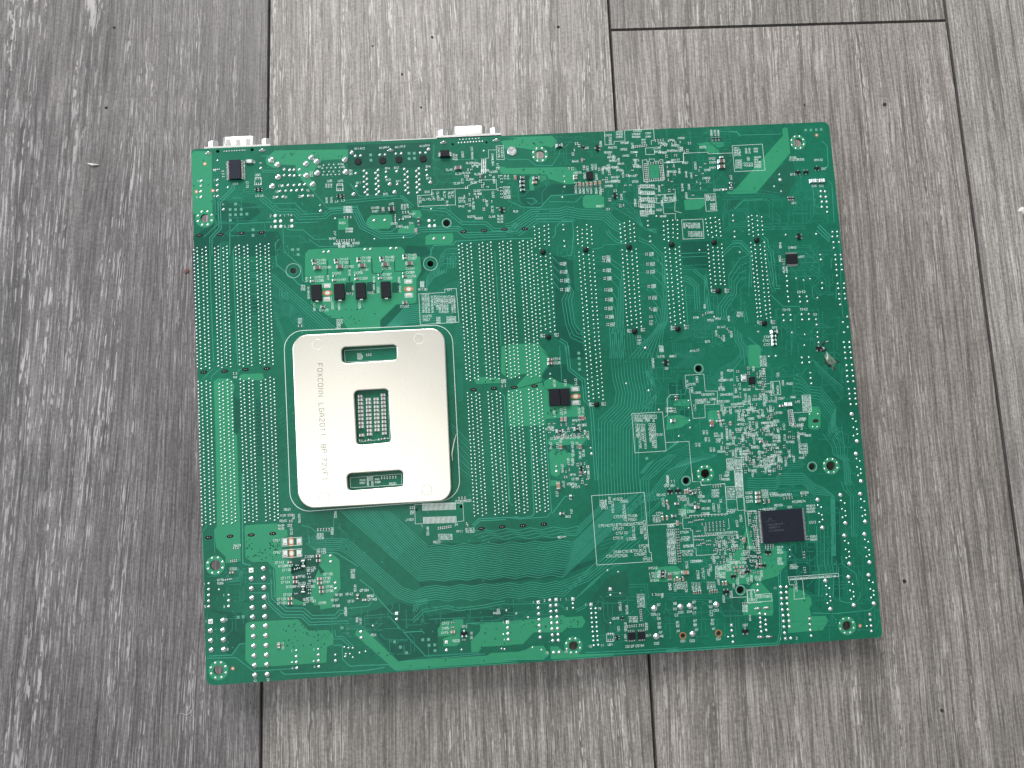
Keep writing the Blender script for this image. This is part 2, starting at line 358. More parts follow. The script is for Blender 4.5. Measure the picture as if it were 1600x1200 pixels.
# ---- copper pours: mask lies lighter over solid copper
POURS = [
 ['A1',(52,240),(80,213),(242,220),(250,800),(70,795)],
 ['A1',(740,285),(825,208),(1505,198),(1505,285),(1265,298),(1225,345),(1150,470),(1215,520),(1200,580),(1160,570),(1075,480),(1020,400),(1020,345),(880,340),(860,375),(810,370),(750,335)],
 ['A1',(1410,845),(1418,838),(1505,838),(1510,940),(1412,945)],
 ['B1',(1105,290),(1108,95),(1140,60),(1350,45),'B2',(0,165),(510,150),(545,185),(545,215),(600,215),(690,245),(700,375),(655,450),(655,665),(600,680),(470,685),(320,830),(320,915),(30,925),'B1',(1500,790),(1440,700),(1345,690),(1160,560),(1165,380),(1120,340)],
 ['A2',(1440,240),(1600,212),'A3',(0,207),(430,190),(480,240),(430,300),(355,285),(250,322),(180,310),(100,300),'A2',(1590,300),(1480,320)],
 ['A2',(200,960),(240,925),(430,920),(435,1010),(400,1050),(240,1055),(190,1010)],
 ['A2',(610,880),(690,880),(705,930),(690,965),(620,945)],
 ['A2',(480,1060),(560,1020),(640,1012),(640,1095),(490,1098)],
 ['A2',(740,1125),(780,1100),(990,1093),(998,1150),'B2',(990,112),(970,125),(740,135)],
 ['A2',(1390,470),(1480,480),'A3',(0,490),(640,478),(670,520),(640,635),(560,640),(400,590),(380,550),(140,545),(0,545),'A2',(1450,545)],
 ['A3',(215,600),(240,560),(365,560),(380,595),(300,625),(265,640),(260,700),(228,700)],
 ['A3',(715,760),(740,740),(880,735),(912,765),(915,845),(890,862),(740,862),(715,840)],
 ['A4',(1080,140),(1088,120),(1105,112),(1125,118),(1133,140),(1155,350),(840,720),(600,735),(560,715),(650,680),(1085,190)],
 ['A4',(170,785),(360,770),(365,830),(320,870),(180,880)],
 ['A4',(280,258),(400,250),(495,330),(495,365),(400,345)],
 ['A4',(415,250),(535,250),(540,290),(480,300)],
 ['A3',(1312,462),(1420,460),(1424,580),(1312,582)],
 ['B2',(1440,1080),(1500,1050),'B3',(0,1055),(300,1045),(400,1160),'C3',(320,30),(405,115),(400,175),(335,265),(335,340),(130,400),(100,370),(200,265),(160,260),(60,305),(0,305),'C2',(1500,305),(1440,250)],
 ['C3',(335,330),(130,390),(20,420),'C2',(1495,450),(1490,480),(1510,745),'C3',(30,748),(370,740),(370,680),(735,650),(720,590),(660,560),(400,560),(400,430),(345,370)],
 ['C3',(355,330),(420,292),(500,340),(630,365),(630,390),(400,402),(357,400)],
 ['C2',(1190,320),(1240,290),(1440,300),(1430,345),(1210,355)],
 ['C3',(390,870),(750,830),(750,860),(710,920),(560,920),(390,910)],
 ['C3',(400,990),(440,960),(560,970),(650,1005),(600,1080),(520,1150),'D3',(530,10),(500,130),(470,150),(420,130),(410,20)],
 ['D3',(415,180),(470,180),(470,230),(415,230)],
 ['C4',(60,470),(80,420),(190,420),(190,470)], ['C4',(0,660),(120,640),(200,590),(190,570),(110,540),(20,550),'C3',(1500,560),(1490,760)],
 ['B4',(705,1000),(730,985),(800,985),(820,1010),(822,1090),'C4',(740,60),(740,175),(650,180),(642,40)],
 ['C4',(330,520),(350,505),(420,505),(440,600),(370,610),(330,590)],
 ['C1',(260,215),(300,185),(405,185),(435,210),(455,260),(440,335),(445,690),(475,710),(490,1185),'D1',(505,400),(510,810),(370,830),(370,770),(285,690),(265,520),(290,490),(285,0),'C1',(270,500)],
 ['C1',(500,160),(520,145),(715,138),(725,190),(690,205),(500,200)],
 ['D1',(545,490),(560,478),(850,460),(870,510),(940,520),(945,580),(893,590),(893,790),(960,795),(980,870),(1000,960),(985,1050),(1000,1130),(950,1180),'E1',(985,245),(1030,300),(1020,325),(870,325),(780,250),'D1',(830,890),(760,815),(620,820),(555,780)],
 ['D1',(1230,800),(1260,745),(1360,745),(1425,800),(1435,1050),'E1',(1375,180),(1310,250),(1310,350),(1190,370),(1185,330),(1130,330),(1090,260),(1110,200),'D1',(1130,1050),(1190,980),(1240,870)],
 ['E1',(495,510),(530,485),(980,460),(1080,565),(1265,560),(1305,600),(1310,690),(1250,715),(1245,860),(580,905),(540,885),(495,840)],
 ['E2',(90,600),(100,560),(180,555),(490,852),(1310,795),(1345,772),(1600,760),'E3',(190,800),(250,765),(350,765),(400,835),(360,885),(0,905),'E2',(1600,850),(460,930),(100,615)],
 ['E3',(415,770),(485,770),(540,820),(565,838),(700,842),(1000,835),(1000,850),(420,890)],
 ['E2',(850,560),(900,475),(985,470),(1000,460),(1090,460),(1090,500),(1060,560),(1055,680),(1030,705),(905,712),(900,640),(980,610),(860,620)],
 ['E2',(1115,500),(1250,490),(1600,475),'E3',(0,535),(290,515),(310,510),(480,490),(530,480),(560,500),(710,490),(740,540),(710,595),(590,600),(560,605),(520,640),(260,640),(160,750),(0,755),'E2',(1600,695),(1270,715),(1230,760),(1165,765),(1160,660),(1245,570),(1245,510)],
 ['G',(-60,470),(60,455),(250,440),(340,500),(340,560),(310,660),(190,690),(-80,690)],
 ['F',(340,540),(400,500),(560,600),(400,640),(340,680)],
 ['D4',(545,620),(600,480),(640,600),(690,700),(820,620),(890,670),(890,760),(820,850),(700,880),(640,868),(600,905),(470,905),(440,870),(370,840),(360,790),(480,720)],
 ['E4',(640,130),(660,130),(740,220),(750,340),(740,365),(540,360),(530,290),(560,240),(600,150)],
 ['E4',(860,170),(950,190),(1010,240),(1015,290),(1000,300),(1010,370),(1110,365),(1130,400),(1090,465),(960,475),(850,485),(850,200)],
 ['C4',(1115,495),(1130,475),(1190,475),(1210,500),(1210,635),(1190,655),(1135,655),(1115,635)],
]
for poly in POURS:
    m = MB(); m.prism([P(*q) for q in pts(poly)], -.2, .03); m.build('copper_pour', M['pour'], pcb)
# the slanted window in the small plate is covered by the pour; a near-black disc paints its dark
# clearances cut out of pours
CLEAR = [['V',(560,490),(655,485),(658,640),(555,650)], ['V',(825,488),(935,482),(938,625),(828,635)], ['V',(1140,495),(1230,485),(1225,620),(1145,620)],
 ['V',(330,215),(342,215),(342,340),(330,440),(318,440),(330,330)], ['V',(600,210),(612,210),(618,480),(600,480)], ['V',(880,190),(892,190),(900,370),(1000,375),(1050,320),(1056,326),(1010,384),(900,382),(884,370)],
 ['V',(1165,180),(1177,180),(1180,350),(1300,345),(1320,330),(1325,337),(1305,354),(1170,358)],
 ['N',(0,655),(40,640),(150,650),(240,640),(260,632),(380,640),(380,655),(290,660),(290,715),(230,715),(220,660),(150,665)],
 ['D1',(980,780),(1230,740),(1250,760),(1230,860),(1130,1180),(1070,1185),(980,1140),(1010,1000),(970,900)], ['D1',(1225,860),(1240,855),(1290,910),(1250,930)],
 ['W',(300,560),(430,500),(480,600),(300,660)],
 ['D4',(570,560),(600,560),(600,640),(690,690),(690,800),(590,800)]]
for poly in CLEAR:
    m = MB(); m.prism([P(*q) for q in pts(poly)], -.1, .045); m.build('mask_clearance', M['clear'], pcb)

# bare laminate without inner copper shows as darker fields
DEEP = [['B3',(440,230),(540,250),(620,280),(640,560),(560,620),(620,880),(700,940),(728,1180),(590,1185),(560,1050),(470,1000),(460,640)],
 ['C3',(345,270),(420,185),(560,170),(590,230),(720,330),(735,365),(640,362),(500,338),(420,288),(352,338)],
 ['Y',(690,488),(1000,478),(1290,462),(1330,455),(1330,472),(690,505)], ['Y',(650,668),(900,655),(1290,620),(1480,560),(1485,580),(1300,645),(900,682),(662,692)],
 ['Y',(330,830),(440,800),(560,760),(640,790),(700,830),(880,800),(880,850),(740,880),(740,1000),(560,1040),(420,890)], ['Y',(870,800),(1100,790),(1100,850),(930,870)],
 ['A1',(270,880),(470,900),(420,960),(860,960),(900,1100),(840,1185),(420,1185),(410,1050),(330,1050),(320,1180),(90,1180),(70,1000)],
 ['A1',(270,660),(640,700),(700,780),(560,880),(280,860)], ['A2',(10,275),(300,268),(790,248),(800,480),(20,500)],
 ['B2',(560,140),(740,150),(790,200),(760,230),(700,250),(720,300),(740,380),(660,470),(705,380),(695,245),(600,212),(550,210)], ['B2',(460,700),(470,688),(600,684),(640,690),(540,720),(370,885),(325,905),(325,832)],
 ['B4',(130,100),(380,90),(365,330),(150,300)], ['C4',(10,300),(120,265),(150,330),(150,420),(40,430)], ['C4',(110,500),(200,480),(205,560),(115,540)],
 ['A3',(100,560),(220,560),(215,700),(440,640),(640,640),(640,720),(420,740),(320,850),(150,845)], ['D4',(900,610),(1100,600),(1110,800),(1090,980),(900,870),(895,670)], ['D4',(1240,300),(1280,300),(1300,1000),(1240,1000)],
 ['E1',(150,380),(480,400),(520,480),(490,680),(440,680),(370,780),(330,790),(320,420)], ['C1',(450,350),(500,390),(505,640),(480,700),(450,680)], ['C1',(650,380),(700,390),(710,900),(660,900)], ['B1',(610,480),(665,490),(675,660),(615,660)]]
OLIVE = [['E3',(960,130),(1040,90),(1120,70),(1140,200),(1130,300),(1110,420),(1040,480),(940,640),(900,660),(875,400),(770,380),(860,240)], ['A4',(500,390),(600,285),(640,530),(760,530),(690,630),(650,655),(560,560)], ['A4',(570,790),(700,780),(640,860),(560,900)],
 ['A4',(930,560),(1000,520),(1120,430),(1180,420),(1200,600),(1120,760),(880,720)], ['E4',(380,240),(530,240),(540,360),(430,420)]]
for mt, ps in (('deep', DEEP), ('olive', OLIVE)):
    for poly in ps:
        pp = [P(*q) for q in pts(poly)]; c = lambda h: sum(((a[1] > h[1]) != (b[1] > h[1])) and h[0] < (b[0]-a[0])*(h[1]-a[1])/(b[1]-a[1]) + a[0] for a, b in zip(pp, pp[1:] + pp[:1])) % 2
        if any(c(h) for h, _ in HOLES): continue
        m = MB(); m.prism([P(*q) for q in pts(poly)], -.1, .016); m.build('bare_laminate_field', M[mt], pcb)
# ---- traces
TR = MB(); FN = MB()
def off(p, d):
    q = [Vector(a) for a in p]; out = []
    for i in range(len(q)):
        d1 = (q[i] - q[i-1]).normalized() if i else (q[1] - q[0]).normalized()
        d2 = (q[i+1] - q[i]).normalized() if i < len(q) - 1 else d1
        t = (d1 + d2); t = t.normalized() if t.length > 1e-5 else d1
        n = Vector((-t.y, t.x)); k = max(.5, n.dot(Vector((-d1.y, d1.x)))); out.append(tuple(q[i] + n * (d / k)))
    return out
def tr(lst, w=.32, n=1, pitch=4.0, fine=False, z=.05):
    p = pts(lst)
    for k in range(n):
        pp = off(p, (k - (n-1)/2) * pitch) if n > 1 else p
        (FN if fine else TR).strip([P(*q) for q in pp], w, z)
# swinging memory bus: rows of little waves under the plate, then the sweep up to the slots
def bus(idx, xs, yw, lead):
    L = list(lead) + [(xs, yw)]; x = xs; s = -1 if idx % 2 else -1; xr = 903 - idx*1.1
    while x < xr - 18: x += 18.6; L.append((x, yw - (x - 664)*.034 + s*1.9)); s = -s
    yw2 = yw - (xr - 664)*.034; L.append((xr, yw2)); xv = 937 + idx*4.9
    if idx < 14:
        L.append((xv, yw2 - (xv - xr)*.98)); TR.strip([P(*q) for q in L], .26, .05)
        u = 860 + idx*28.5
        tr(['X', L[-1], 'C3', (u, 1185), (u, 690 + idx*9), (u + 150, 545 + idx*6), (u + 165, 430 + idx*3), (u + 130, 290), (u + 112, 60), 'B3', (u + 108, 1160), (u + 104 - idx*2, 900 + idx*8)], .26)
    elif idx < 22:
        L.append((xv - 6, yw2 - (xv - 6 - xr)*.95)); L.append((xv - 2, 800 - idx*1.0)); L.append((xv + 38, 735 - (idx-14)*1.5)); L.append((xv + 70, 715)); TR.strip([P(*q) for q in L], .26, .05)
    else:
        L.append((xr + 40, yw2 - 16)); L.append((xr + 110 + (26-idx)*3, yw2 - 80)); TR.strip([P(*q) for q in L], .26, .05)
for k in range(4): bus(k, 735 + 6*k, 832 + 4.4*k, [])
for k in range(16): yw = 853 + 3.6*k; xs = 669 - .9*k; bus(4 + k, xs, yw, [(xs - (yw - 798)/.88, 798)])
G2 = [(484, 842), (494, 850), (534, 851), (548, 858), (624, 926), (646, 933)]
for k in range(7):
    o_ = off(G2, -(k - 3)*3.0); bus(20 + k, 664, 917 + 3.6*(6 - k) - 0*k, o_)
for k in range(30):                                                    # dense fine fan below the plate
    x0 = 535 + k*3.9; dy = 14 + 40*(1 - k/30); xs = 669
    FN.strip([P(x0 - 3, 797 - k*.3), P(x0 - 3 + dy*1.6, 797 + dy*1.45)], .22, .04)
tr(['E2',(620,480),(720,380),(940,345),(1050,370),(1280,340),(1480,300)], .3, 2, 4); tr(['E2',(640,390),(660,310),(760,290)], .3, 3, 3)
# fan from the left memory bank to the plate
for k in range(15):
    y = 292 + 25*k; y2 = y - 6
    tr(['B1', (590, y), (805, y2), (1395 - 30*k, 792 + k*4)] if k < 11 else ['B1', (590, y + 60), (830, y + 55), (930, 860 + (k-10)*30)], .26, fine=k > 3)
for k in range(9): tr(['B1', (810, 470 + 22*k), (860, 520 + 22*k), (890, 520 + 20*k), (905, 560 + 14*k), (960, 560 + 14*k), (1100, 680 + 12*k)], .24, fine=True)
tr(['B1',(880,420),(880,500),(905,500),(905,470),(935,470),(935,500),(910,500),(960,520)], .24, 2, 3)
tr(['B1',(830,0),(840,195),(1000,330),(1050,385),(1100,390)], .4); tr(['B1',(905,0),(915,80),(1075,220),(1085,345),(1110,360)], .35); tr(['B1',(458,40),(440,70),(455,500),(475,980),(485,1120)], .35)
tr(['B1',(225,0),(235,500),(260,1100)], .35); tr(['B1',(320,0),(350,700),(362,1080)], .3)
# right bank fan
for k in range(10):
    tr(['B2', (1060, 470 + 13*k), (960, 490 + 13*k), (800, 600 + 14*k), (740, 560 + 14*k)], .24, fine=True)
    tr(['B2', (1000, 700 + 18*k), (690, 690 + 17*k), (560 + 4*k, 700 + 17*k), (390 + 10*k, 885)], .26)
for k in range(7): tr(['B2', (1045, 165 + 24*k), (930 - 4*k, 175 + 22*k), (880 - 6*k, 230 + 20*k), (870, 300 + 12*k), (760 + 6*k, 420 + 8*k), (745, 480 + 10*k)], .24, fine=k % 2)
tr(['B2',(905,240),(935,240),(935,262),(905,262),(905,285),(935,285)], .24, 1); tr(['B2',(955,250),(955,330),(985,330),(985,250),(1010,250),(1010,350)], .24, 2, 3.4)
for k in range(5): tr(['B2', (800 + k*22, 440 - k*8), (820 + k*22, 400 - k*8), (838 + k*22, 425 - k*8), (850 + k*22, 380 - k*8)], .24)
tr(['B2',(790,240),(790,185),(820,140),(1000,130),(1020,100),'A3',(0,1145),(250,1140)], .4)
tr(['B2',(1380,190),(1440,1070)], .3); tr(['C2',(1440,440),(1470,470),(1500,1100),'D2',(1500,0),(1520,390),(1550,415),(1580,415)], .45)
tr(['C3',(0,760),(20,1180),'D3',(30,370),(60,415),(90,415)], .35); tr(['C3',(215,780),(230,800),(245,1185),'D3',(265,490),(240,515),(0,545)], .4); tr(['C3',(375,820),(400,1185),'D3',(425,470),(385,520),(0,548)], .35)
tr(['D2',(1180,600),(1240,545),(1600,530)], .45, 2, 3.2); tr(['D3',(430,490),(550,330),(640,322)], .4)
for k in range(30):                                                    # short stubs between neighbouring memory columns
    y = 160 + k*34; tr(['B2', (1195, y), (1240, y)], .2, fine=True)
    tr(['B1', (605, y + 10), (655, y + 10)], .2, fine=k % 3 > 0); tr(['C1', (640, y + 40), (700, y + 35)], .2, fine=True)
    tr(['C2', (1250 + k, 460 + k*24), (1310 + k, 455 + k*24)], .2, fine=True)
for k in range(40):                                                    # comb of fine lines right of the plate
    y = 880 + k*15; tr(['B2', (1010, y), (1050 + (k % 4)*8, y - 8), (1090, y - 6)] if k < 20 else ['C2', (1010 + k*.8, y - 960), (1060, y - 950), (1090, y - 975)], .2, fine=True)
for k in range(12): tr(['C2', (975 + k*4, 720 + k*34), (1150, 900 + k*34)] if k < 8 else ['D2', (1010 + k*3, (k-8)*40 - 30), (1160, 90 + (k-8)*30)], .24, fine=k % 2)
for k in range(16): tr(['C1', (860 + k*5, 480 + k*42), (910 + k*3, 440 + k*42)], .2, fine=True)
# top band
tr(['A3',(0,1045),(60,1040),(250,915),(500,910),(560,890),(700,915),(920,925),(1010,1010),(1080,1050)], .3, 5, 3.6)
tr(['A3',(0,1110),(120,1105),(300,975),(620,975),(635,990)], .3, 2, 4); tr(['A3',(430,1140),(460,1110),(460,1040),(520,980),(620,980),(630,1130),'B3',(610,230),(540,245)], .35)
tr(['A3',(0,400),(40,412),(210,410),(280,465),(430,465),(500,360),(500,330),(580,270)], .3); tr(['A3',(190,770),(260,770),(290,800),(240,830),(200,800)], .3)
tr(['A3',(20,790),(150,850),(320,855),(420,745),(640,735)], .35); tr(['A3',(400,800),(650,805),(710,745)], .3)
for k in range(5): tr(['A3', (920 + k*30, 860 - k*20), (1020 + k*20, 860 - k*20), (1180 + k*12, 960 - k*10), (1280, 1050), (1400, 1055 + k*10)], .26, fine=k % 2)
tr(['A2',(0,800),(520,755),(620,850)], .3, 2, 4); tr(['A2',(40,640),(130,750),(500,745),(570,800)], .3); tr(['A2',(110,860),(180,1000),(330,1080),(420,1080),(470,1040)], .35); tr(['A2',(80,880),(150,1030),(330,1120),(600,1110),(690,1060),(1040,1050),(1110,1110),(1600,1095)], .35, 3, 3.6)
tr(['A2',(700,860),(930,880),(1080,1000),(1300,1000),(1370,1060),(1530,1060),(1600,990)], .35, 2, 4); tr(['A2',(820,270),(810,400),(830,415),(1220,410)], .25)
tr(['A1',(830,205),(780,260),(700,260)], .3); tr(['A1',(700,400),(840,400),(870,385)], .3, 2, 3); tr(['A1',(440,530),(440,560),(310,690),(320,930),(235,1020),(235,1180)], .35, 2, 3.6)
tr(['A1',(170,1010),(320,870)], .3); tr(['A1',(440,640),(440,650),(520,650)], .3); tr(['A1',(820,870),(490,885),(410,965),(410,1180)], .35); tr(['A1',(700,640),(860,775),(1010,775),(1060,825),(1290,815),(1340,770),(1600,755)], .3, 3, 4)
tr(['A1',(830,700),(1010,695),(1110,795),(1290,790),(1320,755),(1600,735)], .3); tr(['A1',(1000,880),(1230,870)], .3); tr(['A1',(900,900),(960,945),(1090,945),(1190,1030),(1310,1030)], .3); tr(['A1',(900,920),(910,1130),(950,1185)], .3)
tr(['A1',(835,1185),(835,1060),(870,1030)], .3); tr(['A1',(1140,1030),(1240,1100),(1600,1090)], .3); tr(['A1',(1170,570),(1310,740),(1600,720)], .25); tr(['A1',(1520,510),(1600,590)], .25)
tr(['A4',(370,170),(400,155),(660,150),(690,185),(1070,175)], .3); tr(['A4',(520,150),(660,160),(690,200)], .3); tr(['A4',(1450,240),(1495,285),(1505,470),(1480,490)], .35); tr(['A4',(1360,650),(1380,830),(1420,860)], .35); tr(['A4',(1500,600),(1540,640),(1560,1000)], .3); tr(['A4',(1410,1020),(1530,1140)], .5, 2, 4)
tr(['A4',(520,745),(900,735),(1060,760)], .25, 4, 4, True); tr(['A4',(640,870),(720,790),(900,780)], .3); tr(['A4',(540,1080),(620,1020),(960,1020),(1030,1050)], .3, 2, 4, True); tr(['A4',(900,1050),(1300,1040)], .3, 2, 4, True)
# slots: lines that fan away below each slot
for k in range(4):
    tr(['B3', (430 + 4*k, 240 + 78*k), (500, 315 + 78*k)], .24); tr(['B3', (560 + k*10, 320 + 80*k*.5), (600 + 10*k - 30, 470), (630 - 24*k, 570), (610 - 30*k, 650), (640 - 28*k, 860), (690 - 30*k, 930 + 20*k), (730, 930 + 40*k)], .26)
for k in range(8):
    y = [250, 290, 370, 445, 550, 640, 725, 875][k]; tr(['B3', (830, y), (900, y)], .24, fine=True)
    tr(['B3', (965 + k*3, y + 10), (990 + 14*(7-k), y + 90), (1000 + 13*(7-k), 860 + k*6), (975 + 18*(7-k), 960), (965 + 18*(7-k), 1185)], .26)
for k in range(8):
    y = [220, 315, 390, 520, 630, 700, 760, 820][k]; tr(['B3', (1220, y), (1300, y)], .24, fine=True)
    tr(['B3', (1345 + k*6, y + 20), (1400 + 11*(7-k), y + 110), (1410 + 13*(7-k), 840 + k*5), (1350 + 16*(7-k), 920 + k*6), (1140 + 42*(7-k), 1185)], .26)
tr(['B3',(1230,80),(1330,120),(1460,240),(1470,480)], .28, 2, 4); tr(['B3',(1400,230),(1420,290),(1470,350),(1475,600)], .28); tr(['B3',(940,0),(960,40),(1030,100),(1110,110)], .3, 2, 4); tr(['B3',(800,175),(890,160),(910,135),(1090,125)], .25); tr(['B3',(500,1010),(560,1050),(580,1185)], .35, 2, 4)
tr(['C3',(570,0),(590,220),(720,320),(735,500),(790,560),(800,640),(830,1100),'D3',(840,180)], .35, 2, 4); tr(['C3',(500,0),(520,330)], .25)
for k in range(7): tr(['C3', (1290 + k*8, 240 - k*8), (1380 + k*4, 400 + k*6), (1390 - k*20, 490 + k*6), (1330 - k*30, 590)], .26, fine=k > 2)
for k in range(8): tr(['C3', (1240 + k*12, 1185), (1320 + k*18, 1090 - k*10), (1600, 900 - k*8)], .24) if k < 4 else tr(['D3', (1260 + (k-4)*25, 560), (1250 + (k-4)*25, 180), (1390 + (k-4)*40, 20), (1520 + (k-4)*20, -60)], .26)
for k in range(9): tr(['D3', (850 + 22*k, 830 - k*40), (1290, 700 - k*46)], .24, fine=True)
for k in range(6): tr(['E3', (640 + k*30, 330 - k*30), (800 + k*30, 200 - k*30), (1000 + k*14, 20)], .26, fine=k % 2)
# B4 lines
for k in range(4): tr(['B4', (120, 200 + [0, 32, 105, 142][k]), (360, 190 + [0, 32, 105, 142][k])], .26, fine=k > 1)
tr(['B4',(150,410),(210,430),(265,480),(275,690)], .28, 3, 3.6); tr(['B4',(180,480),(170,500),(190,800)], .28); tr(['B4',(240,340),(340,420),(350,720)], .3, 2, 3); tr(['B4',(360,380),(345,400),(380,700)], .3, 2, 3)
for k in range(4): tr(['B4', (700, 220 + 62*k), (640, 240 + 62*k), (545 + 22*k, 390 + 26*k), (550 + 20*k, 520 + 10*k), (455 + 22*k, 650 + 12*k), (460 + 22*k, 760)], .28)
tr(['B4',(480,220),(570,130),(640,125),(730,215)], .3, 2, 4); tr(['B4',(570,100),(650,95),(740,190),(730,490)], .28, 2, 3); tr(['B4',(840,60),(870,90),(875,150),(915,185),(940,400),(945,490),(990,490)], .35, 2, 4)
tr(['B4',(900,550),(1010,655),(1160,655)], .3); tr(['B4',(860,190),(915,480),(940,530)], .28, 2, 4); tr(['B4',(1210,190),(1300,275)], .3); tr(['B4',(1250,320),(1440,480)], .26, 3, 5, True); tr(['B4',(1190,370),(1250,440),(1320,540),(1440,545)], .26, 2, 4, True); tr(['B4',(1260,480),(1270,580),(1310,600)], .26)
tr(['B4',(1440,240),(1425,260),(1430,330)], .3); tr(['B4',(1470,480),(1470,600)], .3); tr(['B4',(1300,0),(1415,100)], .45); tr(['B4',(1500,0),(1515,600),(1530,760)], .25)
for k in range(9): tr(['B4', (80 + 26*k, 960 - 8*k), (200 + 34*k, 840 - 8*k), (300 + 40*k, 740)], .24, fine=True)
for k in range(10): tr(['B4', (60 + 18*k, 970), (60 + 18*k, 1040 + 5*k), (120 + 16*k, 1100)], .24, fine=True)
for k in range(6): tr(['B4', (590 + 14*k, 830 + 14*k), (600 + 14*k, 960), (640 + 14*k, 1010), (650 + 14*k, 1100)], .26, fine=k % 2)
tr(['B4',(700,620),(560,800)], .26, 3, 4, True); tr(['B4',(680,690),(700,800)], .26, 2, 4); tr(['B4',(710,920),(840,1040)], .3); tr(['B4',(1000,800),(1130,920)], .26, 2, 5, True)
# C4 zigzags to the right-hand headers
for k in range(8):
    tr(['C4', (1010 - 6*k, 230 + 30*k), (1060, 245 + 28*k), (1120 + 4*k, 320 + 22*k), (1210 - 2*k, 325 + 24*k), (1330 - 8*k, 480 + 18*k), (1325 - 8*k, 620 + 10*k), (1370 - 8*k, 680 + 12*k)], .26, fine=k > 4)
for k in range(5): tr(['C4', (1150 + 10*k, 110 + 26*k), (1260 + 10*k, 215 + 26*k), (1390, 330 + 26*k)], .3 if k == 0 else .24, fine=k > 1)
for k in range(7): tr(['C4', (1230 + 24*k, 690 - 10*k), (1300 + 16*k, 790), (1310 + 14*k, 850), (1390 + 8*k, 900), (1400 + 8*k, 1090)], .26, fine=k % 2)
for k in range(6): tr(['C4', (640, 1035 + 18*k), (740 - 8*k, 1040 + 18*k), (860, 1036 + 18*k), (890, 1000 + 17*k), (1070, 996 + 17*k), (1160, 1080 + 16*k), 'D4', (1170 + 14*k, 200 + 12*k), (1215 + 6*k, 260 + 12*k), (1220 + 6*k, 700)], .26)
for k in range(5): tr(['C4', (620 + 20*k, 920), (730 - 4*k, 1020 - 14*k), (900, 960 - 14*k), (1040, 960 - 16*k), (1060 + 8*k, 930)], .24, fine=True)
for k in range(6): tr(['C4', (0, 850 + 30*k), (180 - 12*k, 780 + 24*k), (330, 850 + 8*k), (430, 850)], .24, fine=True)
for k in range(8): tr(['C4', (330 + 14*k, 300), (420 + 14*k, 180 + 4*k), (530 + 8*k, 120 - 8*k)], .22, fine=True)
for k in range(10): tr(['C4', (60 + 16*k, 180), (160 + 14*k, 90), (170 + 16*k, 20)], .22, fine=True)
tr(['C4',(530,480),(530,190),(610,80),(620,150)], .26); tr(['C4',(0,450),(30,385),(150,380),(160,330)], .3)
for k in range(5): tr(['D4', (1110 + 90*k*.3, 480), (1115 + 27*k, 760), (1130 + 27*k, 830), (1125 + 27*k, 1000)], .28, fine=k % 2)
for k in range(4): tr(['D4', (1290 + 26*k, 150), (1310 + 26*k, 210), (1360 + 20*k, 260), (1370 + 14*k, 560)], .28, fine=k > 1)
tr(['D4',(1290,700),(1300,760),(1400,830),(1410,900)], .3); tr(['E4',(1200,30),(1210,260),(1250,275),(1320,270),(1350,240),(1350,200)], .3); tr(['E4',(1020,345),(1180,350),(1420,325),(1445,300)], .35); tr(['E4',(0,610),(780,560),(800,470),(790,60)], .35, 2, 3)
tr(['E4',(0,230),(300,235),(420,215)], .25, 3, 4, True); tr(['E3',(740,840),(1180,820),(1600,795)], .3, 2, 4); tr(['E3',(1145,210),(1300,205),(1320,420),(1400,520)], .35, 2, 4, True)
# lower left
tr(['E1',(160,800),(370,790),(440,690),(490,685)], .4); tr(['E1',(140,820),(410,815),(570,940),(960,915)], .35); tr(['E1',(815,940),(860,970),(1600,935),'E2',(360,905)], .4); tr(['E1',(720,0),(740,130),(700,130)], .35); tr(['E1',(740,0),(755,260),(870,370),(1030,370),(1115,440),(1330,435),(1370,390),(1410,390)], .4, 2, 5); tr(['E1',(690,215),(700,300),(840,430),(1020,430),(1090,500),(1450,485)], .4, 2, 4)
tr(['E1',(525,130),(690,125)], .3); tr(['E1',(530,215),(690,215)], .3); tr(['E1',(1310,560),(1320,630),(1390,630),(1490,720)], .3, 2, 4); tr(['E1',(1310,700),(1390,700),(1395,830),(1465,895),(1600,885),'E2',(400,880),(460,930)], .35)
tr(['E2',(480,535),(545,580),(710,570),(730,590)], .4); tr(['E2',(130,90),(255,190),(260,220),(430,410),(460,410)], .4); tr(['E2',(400,430),(740,800),(1240,770)], .6, 1, 4, True); tr(['E2',(0,360),(210,340),(240,300)], .3); tr(['E2',(180,440),(370,425)], .3, 2, 4, True); tr(['E2',(770,460),(1110,445)], .25); tr(['E2',(1115,500),(1240,490)], .3); tr(['E2',(500,850),(850,820),(1290,780)], .3)
tr(['E2',(470,935),(1600,862)], .3); tr(['E3',(0,895),(350,890),(400,845)], .3); tr(['E3',(0,380),(480,370),(560,430)], .25); tr(['E3',(650,440),(720,410),(760,370)], .3, 2, 3); tr(['E3',(440,900),(1000,858)], .3)
tr(['D1',(160,530),(190,500),(190,480)], .3); tr(['D1',(270,730),(270,520)], .3); tr(['D1',(155,540),(165,800),(175,1180)], .3); tr(['D1',(460,810),(470,740),(470,690)], .3); tr(['D1',(525,0),(530,830),(600,850)], .5); tr(['D1',(480,880),(510,920),(500,980),(400,990)], .3, 2, 3); tr(['C1',(160,190),(250,100)], .3); tr(['C1',(240,200),(240,165),(320,95)], .3); tr(['C1',(480,150),(490,110),(520,100)], .3)
tr(['D1',(1075,480),(1160,500),(1210,540),(1370,535),(1375,370)], .3); tr(['D1',(1140,570),(1150,650),(1220,720),(1400,735),(1600,860)], .4)
